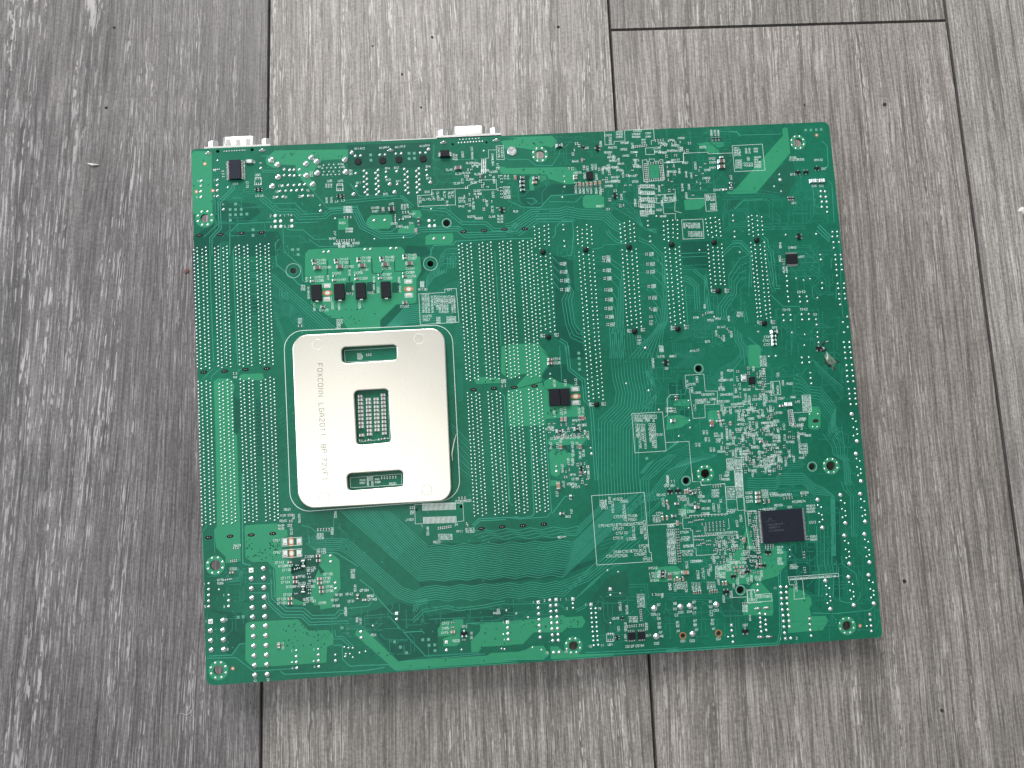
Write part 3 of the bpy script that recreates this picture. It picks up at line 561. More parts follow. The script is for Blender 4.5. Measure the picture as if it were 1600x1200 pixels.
# random short runs that fill the quieter parts
def filler(t, u0, v0, u1, v1, n, w=.24, ln=(60, 200)):
    s = TILE[t][2]
    for _ in range(n):
        u, v = random.uniform(u0, u1), random.uniform(v0, v1); dirs = [(1, -.02), (-1, .02), (.03, 1), (-.03, -1)]
        d = random.choice(dirs); L = [(u, v)]
        for k in range(random.randint(1, 3)):
            q = random.uniform(*ln) * (.5 if k % 2 else 1)
            if k % 2: a = random.choice((-1, 1)); dd = (d[0]*.7 - a*d[1]*.7, d[1]*.7 + a*d[0]*.7)
            else: dd = d
            u += dd[0]*q; v += dd[1]*q; u = min(max(u, u0), u1); v = min(max(v, v0), v1); L.append((u, v))
        sg = [PT(t, L[i][0] + (L[i+1][0]-L[i][0])*f/6, L[i][1] + (L[i+1][1]-L[i][1])*f/6) for i in range(len(L)-1) for f in range(7)]
        if any(math.dist(s_, h) < r_ + .9 for s_ in sg for h, r_ in HOLES): continue
        tr([t] + L, w, fine=True)
        if random.random() < .7: FN.disc(*PT(t, *L[-1]), .33, .046, 0, 8)
for a in [('A1',270,560,820,1000,26),('A1',850,1000,1380,1180,12),('A2',820,430,1100,640,10),('A2',700,850,1040,980,8),('A3',20,560,400,900,16),('A3',420,200,800,460,12),('A3',900,480,1250,900,34),('A3',1300,260,1600,900,26),('A4',0,120,600,760,48),
          ('A4',520,780,1500,1050,40),('A4',1180,560,1520,1000,18),('B4',560,180,720,800,16),('B4',900,130,1440,560,46),('B4',160,560,600,1000,30),('B4',900,680,1500,1080,34),('C4',20,200,560,780,50),('C4',560,150,1100,1000,70),('C4',1220,60,1420,540,14),
          ('C4',1100,680,1500,1000,16),('D4',600,180,1100,340,18),('D4',900,600,1260,820,14),('D4',1040,320,1450,1000,30),('E4',380,240,560,500,14),('E4',880,60,1480,560,24),('E4',0,240,360,520,24),('E3',20,340,900,520,14),('E3',880,260,1360,760,24),
          ('E2',0,320,700,560,20),('E2',700,340,1600,500,24),('E2',180,600,900,780,10),('E1',120,380,520,640,10),('E1',1100,440,1600,640,12),('D1',150,880,560,1180,16),('D1',1040,470,1560,700,16),('F',150,20,1180,1180,60),('G',380,20,1200,700,50),('N',60,360,440,1040,30),
          ('D4',700,600,1060,760,12),('B3',480,40,640,240,8),('C3',1320,200,1600,620,16)]: filler(*a)
tag(TR.build('copper_traces', M['trace'], pcb), kind='stuff'); tag(FN.build('fine_copper_traces', M['fine'], pcb), kind='stuff')

# ---- plated mounting holes and bored holes
for t, u, v, r, R in MOUNT:
    c = PT(t, u, v); rr, RR = um(t, r), um(t, R); m = MB()
    m.lathe([(RR, .0), (RR, .055), (rr + .02, .055), (rr + .02, -TH)], 0, 0, 28, 0, [0, 0, 1], cap=False)
    o = m.build('mounting_hole_ring', [M['pour'], M['gap']], board); o.location = (c[0]*.001, c[1]*.001, 0)
    vm = MB()
    for k in range(8):
        a = 2*math.pi*(k + .5)/8; q = (rr + RR)/2 * 1.06; vm.lathe([(.56, .05), (.48, .16), (.2, .2)], q*math.cos(a), q*math.sin(a), 8, 0)
    vm.build('via_joints', M['solder'], o, True)
for t, u, v, r, R in BORE:
    c = PT(t, u, v); rr, RR = um(t, r), um(t, R); m = MB()
    m.lathe([(rr + .22, .0), (rr + .22, .05), (rr + .01, .05), (rr + .01, -TH)], 0, 0, 24, 0, [0, 0, 1], cap=False)
    ring = [(RR*math.cos(2*math.pi*i/32), RR*math.sin(2*math.pi*i/32)) for i in range(32)]
    m.strip(ring, .22, .07, 2, True)
    o = m.build('bored_hole_ring', [M['trace'], M['gap'], M['silk_dim']], board); o.location = (c[0]*.001, c[1]*.001, 0)
for t, u, v, r in SMALLH[6:8]:
    c = PT(t, u, v); m = MB(); rr = um(t, r); m.lathe([(rr + .45, .0), (rr + .4, .07), (rr + .01, .07), (rr + .01, -TH)], c[0], c[1], 18, 0, cap=False); m.build('copper_hole_ring', M['copper'], board)
c = PT('C4', 1172, 588); m = MB(); m.disc(c[0], c[1], 1.5, .05, 0, 14, .9); m.build('oval_hole_shade', M['gap'], board)  # flat near-black disc on the pour, painted for the shade inside the hole

# ---- solder joints
BIGP = [(1, 0), (.97, .16), (.84, .40), (.58, .58), (.36, .66), (.30, .92), (.22, .98), (0, 1.0)]
bigj = MB(); bigj.lathe(BIGP, 0, 0, 14, cap=False); big_me = bigj.mesh('solder_joint', [M['solder']], True)
sq = MB(); sq.box(-1, 1, -1, 1, 0, .12, 0, .05); sq.lathe([(.62, .1), (.5, .45), (.3, .62), (.0, .7)], 0, 0, 10, cap=False); sq_me = sq.mesh('square_solder_joint', [M['solder']])
flat = MB(); flat.lathe([(1, 0), (.96, .14), (.7, .22), (0, .24)], 0, 0, 12, cap=False); flat_me = flat.mesh('tinned_pad', [M['pad']], True)
J = []                                                                # (x, y, r, kind)
def jt(t, lst, r, kind='b'):
    for q in lst: J.append((*PT(t, q[0], q[1]), um(t, q[2]) if len(q) > 2 else um(t, r), kind))
jt('A1', [(795,295),(853,340),(1165,275),(1215,310),(1115,332),(858,455),(1118,440),(1220,418),(803,540),(1178,522),(1475,295),(1483,408),(1540,225,20),(1557,613,20)], 30)
jt('A1', [(915,385),(965,390),(1005,388),(1055,385),(915,440),(967,440),(1008,442),(1060,440),(900,537),(950,530),(1005,530),(1057,527),(1103,523),(877,585),(930,582),(980,580),(1030,578),(1083,575),(850,640),(903,638),(1087,630),(1138,628),
          (145,490),(145,538),(142,588),(145,640),(295,483),(295,530),(295,580),(297,632),(352,755),(697,373),(1250,767)], 14)
jt('A1', [(1280,345),(1330,338),(1375,338),(1420,335),(1270,372),(1312,370),(1350,370),(1390,368),(1430,365),(1283,405),(1332,405),(1372,405),(1425,400),(1275,435),(1315,435),(1350,432),(1390,432),(1425,430)], 11)
jt('A1', [(830,813),(830,865),(880,863),(983,858),(832,915),(882,912),(985,910)], 16, 'f'); jt('A1', [(880,813),(982,810),(350,708),(697,325),(1248,715)], 12, 's')
jt('A2', [(58,347,20),(770,315,18),(75,733,20),(410,638,21),(455,713,21),(787,622,20)], 20); jt('A2', [(773,977),(777,1027),(825,1025)], 16, 'f'); jt('A2', [(825,975)], 12, 's')
jt('A2', [(92,378),(140,375),(318,367),(367,365),(467,358),(517,355),(692,350),(743,348),(172,570),(200,592),(172,617),(200,640),(175,665),(205,690),(172,515),(197,540),(182,715),(207,738),(95,538),(102,658),(303,510),(280,535),(303,560),(283,587),(307,610),(283,637),(308,660),(285,687),(310,710),(288,735),(377,525),(377,573),
          (545,500),(575,525),(550,550),(578,573),(552,600),(578,625),(553,650),(580,672),(558,697),(585,722),(475,520),(480,640),(680,495),(657,518),(682,543),(658,570),(685,597),(660,622),(685,643),(662,668),(690,692),(665,717),(750,508),(755,557)], 13.5)
jt('A2', [(265,975),(365,972),(820,1143),(913,1140)], 15); jt('V', [(290,110),(350,108),(803,78),(873,75),(1127,65),(1197,62)], 18)
P1 = [(550,85),(552,175),(556,263),(558,352),(562,440),(567,530),(570,618),(572,708),(576,798),(580,887),(583,978),(662,-10),(665,80),(668,167),(671,257),(674,346),(677,435),(682,523),(685,611),(688,702),(691,791),(694,879),(698,970),(172,567),(175,657),(180,745),(288,470),(288,560),(292,650),(294,740)]
jt('E1', P1, 24); jt('E1', [(548,5),(172,480)], 20, 's')
jt('E1', [(155,183),(155,237),(155,290),(155,343),(340,287),(340,340),(967,805),(968,858),(972,912),(1172,790),(1172,845),(1175,900),(1330,845)], 14); jt('E1', [(155,130),(340,235),(967,750),(1170,737),(1328,790)], 12, 's'); jt('E1', [(927,860),(1128,850)], 11, 'f')
jt('E2', [(475,460),(143,577),(147,632),(935,747),(1503,538),(1505,592),(1508,648)], 15); jt('E2', [(472,405),(932,670),(1500,485)], 13, 's'); jt('E2', [(1463,600)], 11, 'f')
jt('E3', [(20,600),(23,654),(27,708),(305,415),(308,470),(311,523),(314,577),(318,632),(322,687),(412,342),(418,395),(470,390),(421,447),(472,444),(424,502),(477,498),(427,556),(480,552),(430,610),(483,605),(434,665),(487,660),(437,718),(490,715),(447,828),(497,825)], 16)
jt('E3', [(624,374),(627,415),(793,422),(835,420),(796,465),(837,463),(798,508),(840,505),(801,550),(843,548),(804,592),(845,590),(808,635),(848,632),(812,678),(852,675),(815,718),(855,715),(818,762),(860,757),(972,295)], 12.5)
jt('E3', [(17,547),(302,362),(467,338),(622,333),(790,383),(968,240)], 14, 's'); jt('E3', [(1378,418),(1395,678)], 30, 'b')
jt('E4', [(103,302),(168,297),(352,287),(187,490)], 22)
jt('E4', [(800,165),(840,165),(803,206),(840,203),(806,245),(843,243),(808,284),(846,282),(812,324),(850,322),(817,363),(854,362),(820,404),(858,402),(823,443),(861,441),(827,485),(870,521)], 11.5); jt('E4', [(832,523),(457,430),(1000,385),(1418,355)], 10, 's')
jt('E4', [(460,468),(467,507),(468,548),(655,350),(693,355),(657,381),(695,395),(660,413),(697,426),(660,443),(700,465),(665,475),(1003,425),(1006,465),(1012,505),(1423,395),(1428,435),(1430,472),(640,150),(640,192)], 10); jt('E4', [(435,512),(1397,437)], 8, 'f')
SATA = [('D4',[(1118,287),(1120,327),(1145,343),(1128,388),(1150,400),(1155,433),(1133,452),(1153,492)]), ('D4',[(1286,252),(1290,293),(1318,312),(1298,355),(1322,370),(1325,405),(1302,416),(1322,458)]), ('D4',[(1432,243),(1437,283),(1462,300),(1440,345),(1467,365),(1470,398),(1448,408),(1468,447)]),
        ('D4',[(1315,550),(1318,590),(1345,607),(1325,652),(1350,670),(1353,705),(1330,715),(1352,757)]), ('D4',[(1463,540),(1466,580),(1492,597),(1472,640),(1497,658),(1500,693),(1478,705),(1500,747)]), ('E4',[(1270,95),(1275,132),(1300,146),(1282,190),(1305,200),(1308,232),(1290,250),(1307,292)]),
        ('E4',[(1410,82),(1413,120),(1440,135),(1422,180),(1445,192),(1447,222),(1428,240),(1447,280)]), ('E4',[(1110,122),(1115,158),(1138,174),(1120,218),(1143,233),(1147,262),(1125,278),(1145,318)]), ('C4',[(1455,535),(1463,573),(1488,593),(1468,640),(1495,655),(1500,692),(1470,705),(1495,747)]), ('C4',[(1488,845),(1493,885),(1518,903),(1497,950),(1525,967),(1527,998),(1505,1015),(1527,1060)])]
for t, q in SATA: jt(t, [q[0], q[-1]], 16.5*TILE[t][2]/4.706); jt(t, q[1:-1], 8.5*TILE[t][2]/4.706)
jt('B4', [(1440,15),(1480,12),(1440,55),(1483,52),(1448,103),(1495,103),(1452,152),(1465,212),(1510,212),(1467,252),(1515,250),(1472,298),(1517,296),(1475,342),(1522,340),(1478,390),(1485,460),(1540,458),(1490,500),(1540,498),(1497,550),(1545,548),(1500,592),(1550,590),(1507,640),(1567,745),(1530,792),(1572,835),(1540,880),(1538,965),(1585,965),(1545,1010),(1588,1008),(1548,1055),
          (1045,395),(1050,437),(1050,480),(1053,527),(1058,573),(1063,613),(1158,572),(1217,572),(1163,617),(1223,613),(1015,730),(1078,730),(1020,778),(1080,775),(1175,725),(1235,722),(1180,770),(1238,767),(1298,768),(1303,815),(1313,920),(1320,967),(1340,253),(1352,500),(1037,38),(1300,32)], 11.5); jt('B4', [(1335,210),(1350,455),(1310,880)], 10, 's')
jt('C4', [(1400,15),(1440,15),(1405,57),(1447,55),(1408,100),(1450,98),(1415,155),(1457,152),(1418,197),(1460,195),(1420,240),(1465,238),(1425,283),(1468,280),(1432,340),(1478,338),(1438,378),(1482,375),(1440,417),(1485,415),(1447,460),(1490,458),(1068,135),(1125,132),(1135,255),(1140,297),(862,82)], 10.5); jt('C4', [(1065,95),(1120,92),(1132,213),(808,85)], 9.5, 's'); jt('C4', [(180,430),(182,487),(187,585),(192,642),(1125,537),(1190,535),(1150,635),(1185,635)], 8, 'f')
jt('A4', [(1440,705),(1478,708),(1438,755),(1485,757),(1448,803),(1493,803),(1448,850),(1497,853),(1498,897),(628,978),(642,1128)], 13); jt('A4', [(1060,598)], 15, 'f'); jt('A4', [(1055,550),(625,930),(640,1078)], 11, 's')
jt('A3', [(540,1060),(1322,1022),(548,663)], 13); jt('A3', [(535,1015),(545,1165),(1320,978),(545,565)], 11, 's'); jt('B3', [(550,148),(1342,103)], 13); jt('B3', [(547,100),(1338,55)], 10, 's')
jt('C3', [(797,1002),(473,1165),(1295,22)], 14); jt('C3', [(790,948),(470,1120),(1325,418)], 12, 's')
jt('W', [(828,415),(830,495),(893,778),(897,855)], 19); jt('C3', [(417,308)], 11); jt('C3', [(415,262)], 11, 's')
jt('O', [(1387,680,60)], 60)
J.sort(key=lambda j: -j[2])
small = MB(); TMPL = {'b': (big_me, .8), 's': (sq_me, .8), 'f': (flat_me, 1.)}
for i, (x, y, r, k) in enumerate(J):
    r *= 1.0
    if i < 300:
        me, hz = TMPL[k]; link('solder_joint' if k == 'b' else ('square_solder_joint' if k == 's' else 'tinned_pad'), me, board, (x, y, .02), random.uniform(0, 6) if k == 'b' else 0, (r, r, r*hz*random.uniform(.85, 1.1)))
    else:
        small.lathe([(r, .02), (r*.93, .02 + r*.22), (r*.62, r*.5), (r*.34, r*.6), (r*.26, r*.85), (0, r*.88)], x, y, 9, cap=False)
if small.v: tag(small.build('small_solder_joints', M['pin'], board, True), kind='stuff')

# ---- pin fields of the memory slots and expansion slots: every joint is there, joined per slot
def pin(m, x, y, r=.60):
    j = random.uniform(.92, 1.08); r *= j
    m.lathe([(r, .01), (r*.90, r*.40), (r*.5, r*.72), (0, r*.82)], x + random.uniform(-.04, .04), y + random.uniform(-.04, .04), 8, cap=False)
def column(m, a, b, pitch, r):
    p0, p1 = X(*a), X(*b); L = math.dist(p0, p1); n = max(2, round(L / pitch) + 1)
    for k in range(n):
        f = k / (n - 1); q = P(p0[0] + (p1[0]-p0[0])*f, p0[1] + (p1[1]-p0[1])*f); pin(m, q[0], q[1], r)
DIMM = [
 [[('B1',78,65),('B1',113,1148)],[('B1',110,45),('B1',147,1163)],[('B1',155,60),('B1',188,1143)],[('B1',190,40),('B1',224,1158)],[('C1',118,215),('D1',155,475)],[('C1',150,232),('D1',190,458)],[('C1',192,212),('D1',233,470)],[('C1',230,228),('D1',267,452)]],
 [[('B1',272,50),('B1',305,1138)],[('B1',303,32),('B1',340,1152)],[('B1',350,48),('B1',383,1132)],[('B1',383,30),('B1',420,1145)],[('C1',312,240),('D1',350,467)],[('C1',345,222),('D1',385,450)],[('C1',388,203),('D1',432,460)],[('C1',427,218),('D1',465,440)]],
 [[('B1',465,40),('B1',503,1125)],[('B1',497,22),('B1',537,1140)],[('B1',543,38),('B1',580,1118)],[('B1',575,20),('B1',615,1133)],[('C1',508,195),('D1',552,450)],[('C1',540,212),('D1',590,435)],[('C1',587,190),('D1',628,445)],[('C1',622,210),('D1',663,428)]],
 [[('B1',657,30),('B1',693,1112)],[('B1',692,12),('B1',733,1127)],[('B1',738,28),('B1',773,1105)],[('B1',770,10),('B1',812,1122)],[('C1',700,215),('D1',748,437)],[('C1',742,198),('D1',785,420)],[('C1',783,178),('D1',828,432)],[('C1',820,195),('D1',860,412)]],
 [[('B2',1048,145),('C2',1123,310)],[('B2',1080,127),('C2',1157,323)],[('B2',1125,140),('C2',1197,303)],[('B2',1160,122),('C2',1232,318)],[('C2',1130,440),('D2',1195,512)],[('C2',1167,460),('D2',1227,490)],[('C2',1207,440),('D2',1270,507)],[('C2',1240,455),('D2',1305,487)]],
 [[('B2',1237,135),('C2',1310,300)],[('B2',1270,117),('C2',1345,313)],[('B2',1313,132),('C2',1385,297)],[('B2',1345,112),('C2',1422,308)],[('C2',1320,433),('D2',1387,498)],[('C2',1355,450),('D2',1422,480)],[('C2',1397,428),('D2',1465,493)],[('C2',1432,442),('D2',1497,474)]],
 [[('B2',1425,125),('C2',1500,285)],[('B2',1457,107),('C2',1537,300)],[('B2',1500,122),('C2',1573,290)],[('B3',47,103),('C3',130,297)],[('C3',30,425),('D3',100,487)],[('C3',65,440),('D3',130,467)],[('C3',105,420),('D3',178,483)],[('C3',140,435),('D3',208,460)]],
 [[('B3',130,115),('C3',207,275)],[('B3',163,100),('C3',240,290)],[('B3',205,112),('C3',283,270)],[('B3',240,95),('C3',317,285)],[('C3',215,410),('D3',290,475)],[('C3',250,425),('D3',322,455)],[('C3',295,408),('D3',370,468)],[('C3',330,425),('D3',400,450)]]]
for d in DIMM:
    m = MB()
    for a, b in d: column(m, a, b, 5.72, .51)
    tag(m.build('memory_slot_pins', M['pin'], board, True), kind='stuff')
PCIE = [
 [[('A3',268,1035),('B3',277,150)],[('A3',312,1055),('B3',318,170)],[('A3',360,1030),('B3',364,130)],[('A3',398,1020),('B3',405,140)],[('B3',285,230),('B3',330,930)],[('B3',325,245),('B3',372,915)],[('B3',372,243),('B3',418,940)],[('B3',413,220),('B3',458,925)]],
 [[('A3',665,1040),('B3',672,125)],[('A3',710,1060),('B3',712,145)],[('A3',752,1018),('B3',762,160)],[('A3',795,1035),('B3',803,125)],[('B3',680,205),('C3',775,510)],[('B3',720,225),('C3',815,490)],[('B3',772,230),('C3',865,480)],[('B3',812,200),('C3',905,500)]],
 [[('A3',1060,1015),('B3',1072,105)],[('A3',1100,1000),('B3',1113,120)],[('A3',1150,985),('B3',1160,105)],[('A3',1188,1010),('B3',1200,100)],[('B3',1080,185),('B3',1130,880)],[('B3',1122,195),('B3',1170,870)],[('B3',1170,200),('B3',1217,900)],[('B3',1210,175),('B3',1258,890)]],
 [[('A3',1462,990),('B3',1470,85)],[('A3',1500,980),('B3',1510,100)],[('A4',68,975),('B4',66,60)],[('A4',110,975),('B4',105,70)],[('B3',1478,165),('B4',45,790)],[('B4',35,165),('B4',85,810)],[('B4',85,165),('B4',130,800)],[('B4',118,145),('B4',165,820)]],
 [[('A4',372,965),('B4',368,40)],[('A4',415,955),('B4',405,60)],[('A4',460,950),('B4',440,45)],[('A4',498,970),('B4',478,50)],[('B4',365,130),('B4',395,490)],[('B4',408,150),('B4',432,465)],[('B4',450,150),('B4',475,465)],[('B4',485,120),('B4',512,470)]],
 [[('A4',768,945),('B4',722,35)],[('A4',800,930),('B4',758,50)],[('A4',848,935),('B4',800,40)],[('A4',890,945),('B4',840,35)],[('B4',735,110),('B4',795,745)],[('B4',770,130),('B4',822,740)],[('B4',815,130),('B4',872,760)],[('B4',850,105),('B4',908,750)]]]
for d in PCIE:
    m = MB()
    for a, b in d: column(m, a, b, 6.65, .51)
    tag(m.build('expansion_slot_pins', M['pin'], board, True), kind='stuff')
# black locating pegs
peg = MB(); peg.lathe([(1.28, 0), (1.25, .6), (1.05, .95), (.55, 1.05), (0, 1.05)], 0, 0, 16, cap=False); peg_me = peg.mesh('locating_peg', [M['plastic']], True)
for t, u, v in [('B3',347,200),('B3',397,985),('B3',743,178),('C3',845,543),('B3',1145,152),('B3',1197,935),('B3',1540,130),('B4',108,848),('B4',420,103),('B4',458,520),('B4',788,83),('B4',853,800)]:
    link('locating_peg', peg_me, board, (*PT(t, u, v, .5), 0))
up = MB(); up.lathe([(1.72, 0), (1.70, .25), (1.5, .45)], 0, 0, 20)
for a in range(4): up.box(-.13 + .75*math.cos(a*1.571), .13 + .75*math.cos(a*1.571), -.13 + .75*math.sin(a*1.571), .13 + .75*math.sin(a*1.571), .4, .6)
up_me = up.mesh('connector_post', [M['plastic']])
for u, v in [(115,430),(343,420),(493,413),(718,405)]: link('connector_post', up_me, board, (*PT('A2', u, v), 0), .78)
# slotted retention clips of the memory slots: dark slot with a bright lead in it
cl = MB()
ov = [(1.62*math.cos(2*math.pi*i/18) + (.0), .78*math.sin(2*math.pi*i/18)) for i in range(18)]
cl.prism(ov, -.2, .055, 0); cl.lathe([(.20, .04), (.14, .16), (0, .18)], -.55, .08, 8, 1, cap=False); cl.lathe([(.24, .04), (.16, .18), (0, .2)], .3, .05, 8, 1, cap=False)
cl_me = cl.mesh('retention_lead', [M['plastic'], M['solder']])
for t, u, v in [('A1',128,995),('A1',322,988),('A1',515,975),('A1',705,968),('C1',168,128),('C1',362,118),('C1',555,104),('C1',752,94),('D1',213,593),('D1',412,580),('D1',608,568),('D1',808,556),
                ('A2',1092,1080),('A2',1283,1070),('A2',1472,1058),('A3',178,1053),('C2',1183,408),('C2',1373,397),('C2',1560,387),('C3',268,375),('D2',1258,627),('D2',1450,612),('D3',160,600),('D3',355,588)]:
    link('retention_lead', cl_me, board, (*PT(t, u, v), 0), random.uniform(-.08, .08))
# slot-shaped connector tabs
tb = MB(); tb.prism([(1.6*math.cos(2*math.pi*i/16), .62*math.sin(2*math.pi*i/16)) for i in range(16)], 0, .12, 0); tb.tube([(-1.1, .1, .2), (0, .25, .55), (1.1, .15, .3)], [.3, .42, .3], 0, 6)
tb_me = tb.mesh('shield_tab', [M['solder']], True)
for t, u, v in [('O',75,525),('O',1200,465),('Q',175,570),('Q',1270,522),('A2',415,325),('E4',640,315),('E4',703,310),('E4',660,513),('E4',720,510)]: link('shield_tab', tb_me, board, (*PT(t, u, v), .02))
m = MB(); m.lathe([(2.25, 0), (2.25, .35), (2.0, .5), (.9, .5), (.8, .3), (0, .3)], 0, 0, 22, cap=False); o = m.build('bracket_screw_end', M['solder'], board); cc = PT('A2', 1540, 335); o.location = (cc[0]*.001, cc[1]*.001, 0)

# ---- chips
def chip(name, t, u0, v0, u1, v1, h=1.0, mat='chip', sides='', n=0, lead=.9, lw=.28, label=None, mk=None):
    c = PT(t, (u0+u1)/2, (v0+v1)/2, h*.6); w, d = um(t, u1-u0), um(t, v1-v0)
    m = MB(); m.box(-w/2, w/2, -d/2, d/2, .08, h, 0, .12); o = m.build(name, M[mat], board); o.location = (c[0]*.001, c[1]*.001, 0)
    if label: o['label'] = label
    if sides:
        l = MB()
        for s_ in sides:
            L = d if s_ in 'lr' else w
            for k in range(n):
                q = -L/2 + L*(k + .5)/n
                for (a, b, z0, z1) in ((0, lead*.4, h*.38, h*.55), (lead*.36, lead*.52, .06, h*.5), (lead*.45, lead, .04, .2)):
                    if s_ == 'l': l.box(-w/2-b, -w/2-a, q-lw/2, q+lw/2, z0, z1)
                    if s_ == 'r': l.box(w/2+a, w/2+b, q-lw/2, q+lw/2, z0, z1)
                    if s_ == 't': l.box(q-lw/2, q+lw/2, d/2+a, d/2+b, z0, z1)
                    if s_ == 'b': l.box(q-lw/2, q+lw/2, -d/2-b, -d/2-a, z0, z1)
        tag(l.build('leads', M['solder'], o), kind='stuff')
    return o, c, w, d
chip('transceiver_chip', 'O', 512, 665, 752, 1075, 1.9, 'chipblue', 'lr', 14, 1.65, .36, 'tall blue-black chip with leads down both sides')
flash, fc, fw, fd = chip('flash_memory_chip', 'D4', 708, 362, 1012, 593, 1.1, 'chipblue', 'lr', 26, 1.25, .3, 'large blue-black rectangular memory chip with grey print')
chip('logic_chip', 'B4', 1040, 203, 1138, 290, 1.3, 'chip', 'tb', 10, 1.1, .28)
chip('regulator_chip', 'A3', 750, 520, 808, 598, .9, 'chip'); chip('regulator_chip', 'C4', 650, 245, 700, 300, .9, 'chip')
chip('driver_chip', 'E3', 1137, 642, 1200, 708, 1.2, 'chip', 'tb', 4, .9, .36); chip('driver_chip', 'E3', 1227, 636, 1290, 702, 1.2, 'chip', 'tb', 4, .9, .36)
for u0, v0, u1, v1 in [(133,520,255,715),(418,507,545,705),(685,495,812,695),(1003,480,1122,682)]: chip('power_block_capacitor', 'V', u0, v0, u1, v1, 1.9, 'chip', 'b', 1, .45, 1.3)
for u0, v0, u1, v1 in [(405,402,503,557),(507,400,592,552)]: chip('power_block_capacitor', 'C3', u0, v0, u1, v1, 1.9, 'chip')
chip('diode', 'Q', 108, 735, 298, 872, 2.0, 'chip', 'lr', 1, .95, 1.9)
def sot(t, u, v, rot=0, sc=1.0):
    m = MB(); m.box(-1.45, 1.45, -.65, .65, .1, 1.05, 0, .1)
    for q, s_ in ((-.95, -1), (.95, -1), (0, 1)):
        y0, y1 = (.6, 1.2) if s_ > 0 else (-1.2, -.6); m.box(q-.24, q+.24, y0, y1, .25, .5, 1); y0, y1 = (1.05, 1.65) if s_ > 0 else (-1.65, -1.05); m.box(q-.33, q+.33, y0, y1, .02, .26, 1)
    o = m.build('transistor', [M['chip'], M['solder']], board); c = PT(t, u, v, .5); o.location = (c[0]*.001, c[1]*.001, 0); o.rotation_euler = (0, 0, math.radians(rot)); o.scale = (sc,)*3
for a in [('A2',1447,875,90,.85),('A3',850,303,90,.9),('A3',1012,745,90,.85),('A4',1228,528,0,.8),('A4',1300,525,180,.8),('A4',1402,490,0,.8),('B4',1150,52,90,.95),('B4',1322,1014,0,.95),('C3',1482,155,90,.95),('F',168,275,0,.9),('F',295,268,0,.9),('D4',755,672,0,.9),
          ('D4',720,770,180,.75),('D4',600,815,180,.75),('D4',500,850,180,.8),('E4',553,472,0,1.),('G',1045,850,180,.9),('E2',1098,592,0,.95),('A3',720,295,0,.55),('E3',1085,510,0,.55),('E3',1035,690,90,.6),('A1',655,568,90,.6),('A1',690,568,90,.6),('A1',1415,630,90,.6),('A1',1450,630,90,.6),('N',390,880,90,.7)]: sot(*a)
# ---- two-terminal parts
SZ = {'2': (1.0, .55, .35), '3': (1.55, .85, .6), '5': (1.9, 1.25, .9), '6': (3.0, 1.65, 1.2), '7': (2.7, 2.1, 1.3)}
KIND = {'t': ('capacitor', 'ctan'), 'b': ('capacitor', 'cbrn'), 'r': ('capacitor', 'cred'), 'g': ('capacitor', 'cgry'), 'k': ('resistor', 'cblk'), 'w': ('inductor', 'cwht')}
SM = {}
def smd_mesh(s, k):
    if (s, k) in SM: return SM[s, k]
    L, W, H = SZ[s]; m = MB(); e = L*.24; h = H
    m.box(-L/2 + e*.9, L/2 - e*.9, -W/2, W/2, .06, h, 0, h*.08)
    for sg in (-1, 1):
        x0, x1 = sorted((sg*(L/2 - e), sg*L/2)); m.box(x0, x1, -W/2 - .03, W/2 + .03, .04, h + .03, 1, h*.12)
        n = len(m.v); xa, xb = sg*L/2, sg*(L/2 + .18 + L*.09)           # solder fillet
        m.v += [(xa, -W/2, .02), (xa, W/2, .02), (xa, W/2, h*.7), (xa, -W/2, h*.7), (xb, -W/2 - .06, .02), (xb, W/2 + .06, .02), (sg*(abs(xa) + (abs(xb)-abs(xa))*.35), W/2, h*.28), (sg*(abs(xa) + (abs(xb)-abs(xa))*.35), -W/2, h*.28)]
        for f in ((3, 2, 6, 7), (7, 6, 5, 4), (0, 3, 7, 4), (1, 5, 6, 2)): m.f.append(tuple(n + i for i in (f if sg > 0 else f[::-1]))); m.m.append(1)
    if k == 'k' and s in '56': m.rect(0, 0, L*.3, W*.35, h + .012, 2)
    SM[s, k] = m.mesh(KIND[k][0], [M[KIND[k][1]], M['solder'], M['silk_dim']]); return SM[s, k]
def smd(t, lst):
    for q in lst:
        u, v, o, s, k = q[:5]; h = SZ[s][2]
        link(KIND[k][0], smd_mesh(s, k), board, (*PT(t, u, v, h*.6), 0), (0 if o == 'h' else math.pi/2) + random.uniform(-.04, .04))
VR = [(163,215,170,252,208,305),(443,208,450,240,490,292),(728,190,728,222,768,278),(1012,180,1018,212,1058,265),(1300,155,1305,187,1360,252)]
for a in VR: smd('V', [(a[0],a[1],'h','3','k'),(a[2],a[3],'h','3','g'),(a[4],a[5],'h','6','b')])
smd('V', [(145,473,'h','3','g'),(420,462,'h','3','g'),(700,443,'h','3','g'),(995,437,'h','3','g'),(1300,413,'h','3','b'),(278,793,'h','5','k'),(1303,742,'h','5','b'),(1290,372,'h','2','k'),(420,410,'h','2','k'),(690,400,'h','2','k'),(140,430,'h','2','k'),(985,395,'h','2','k')])
CG = {(133,): [470,503,538,573,608,645,680,718,752,830], (207,): [498,530,568,603,640,675,712,748,785,820], (280,): [495,528,565,598,635,670,708,745,780], (349,): [457,490,525,560,597,632,667,704,740,775,812]}
for (u,), vs_ in CG.items():
    smd('C2', [(u + (v-470)*.033, v, 'h', '5', 'g') for v in vs_])
smd('C2', [(140,877,'h','2','k'),(195,877,'h','2','k'),(225,872,'h','2','k'),(320,868,'h','2','k'),(345,864,'h','2','k'),(375,858,'h','2','k')])
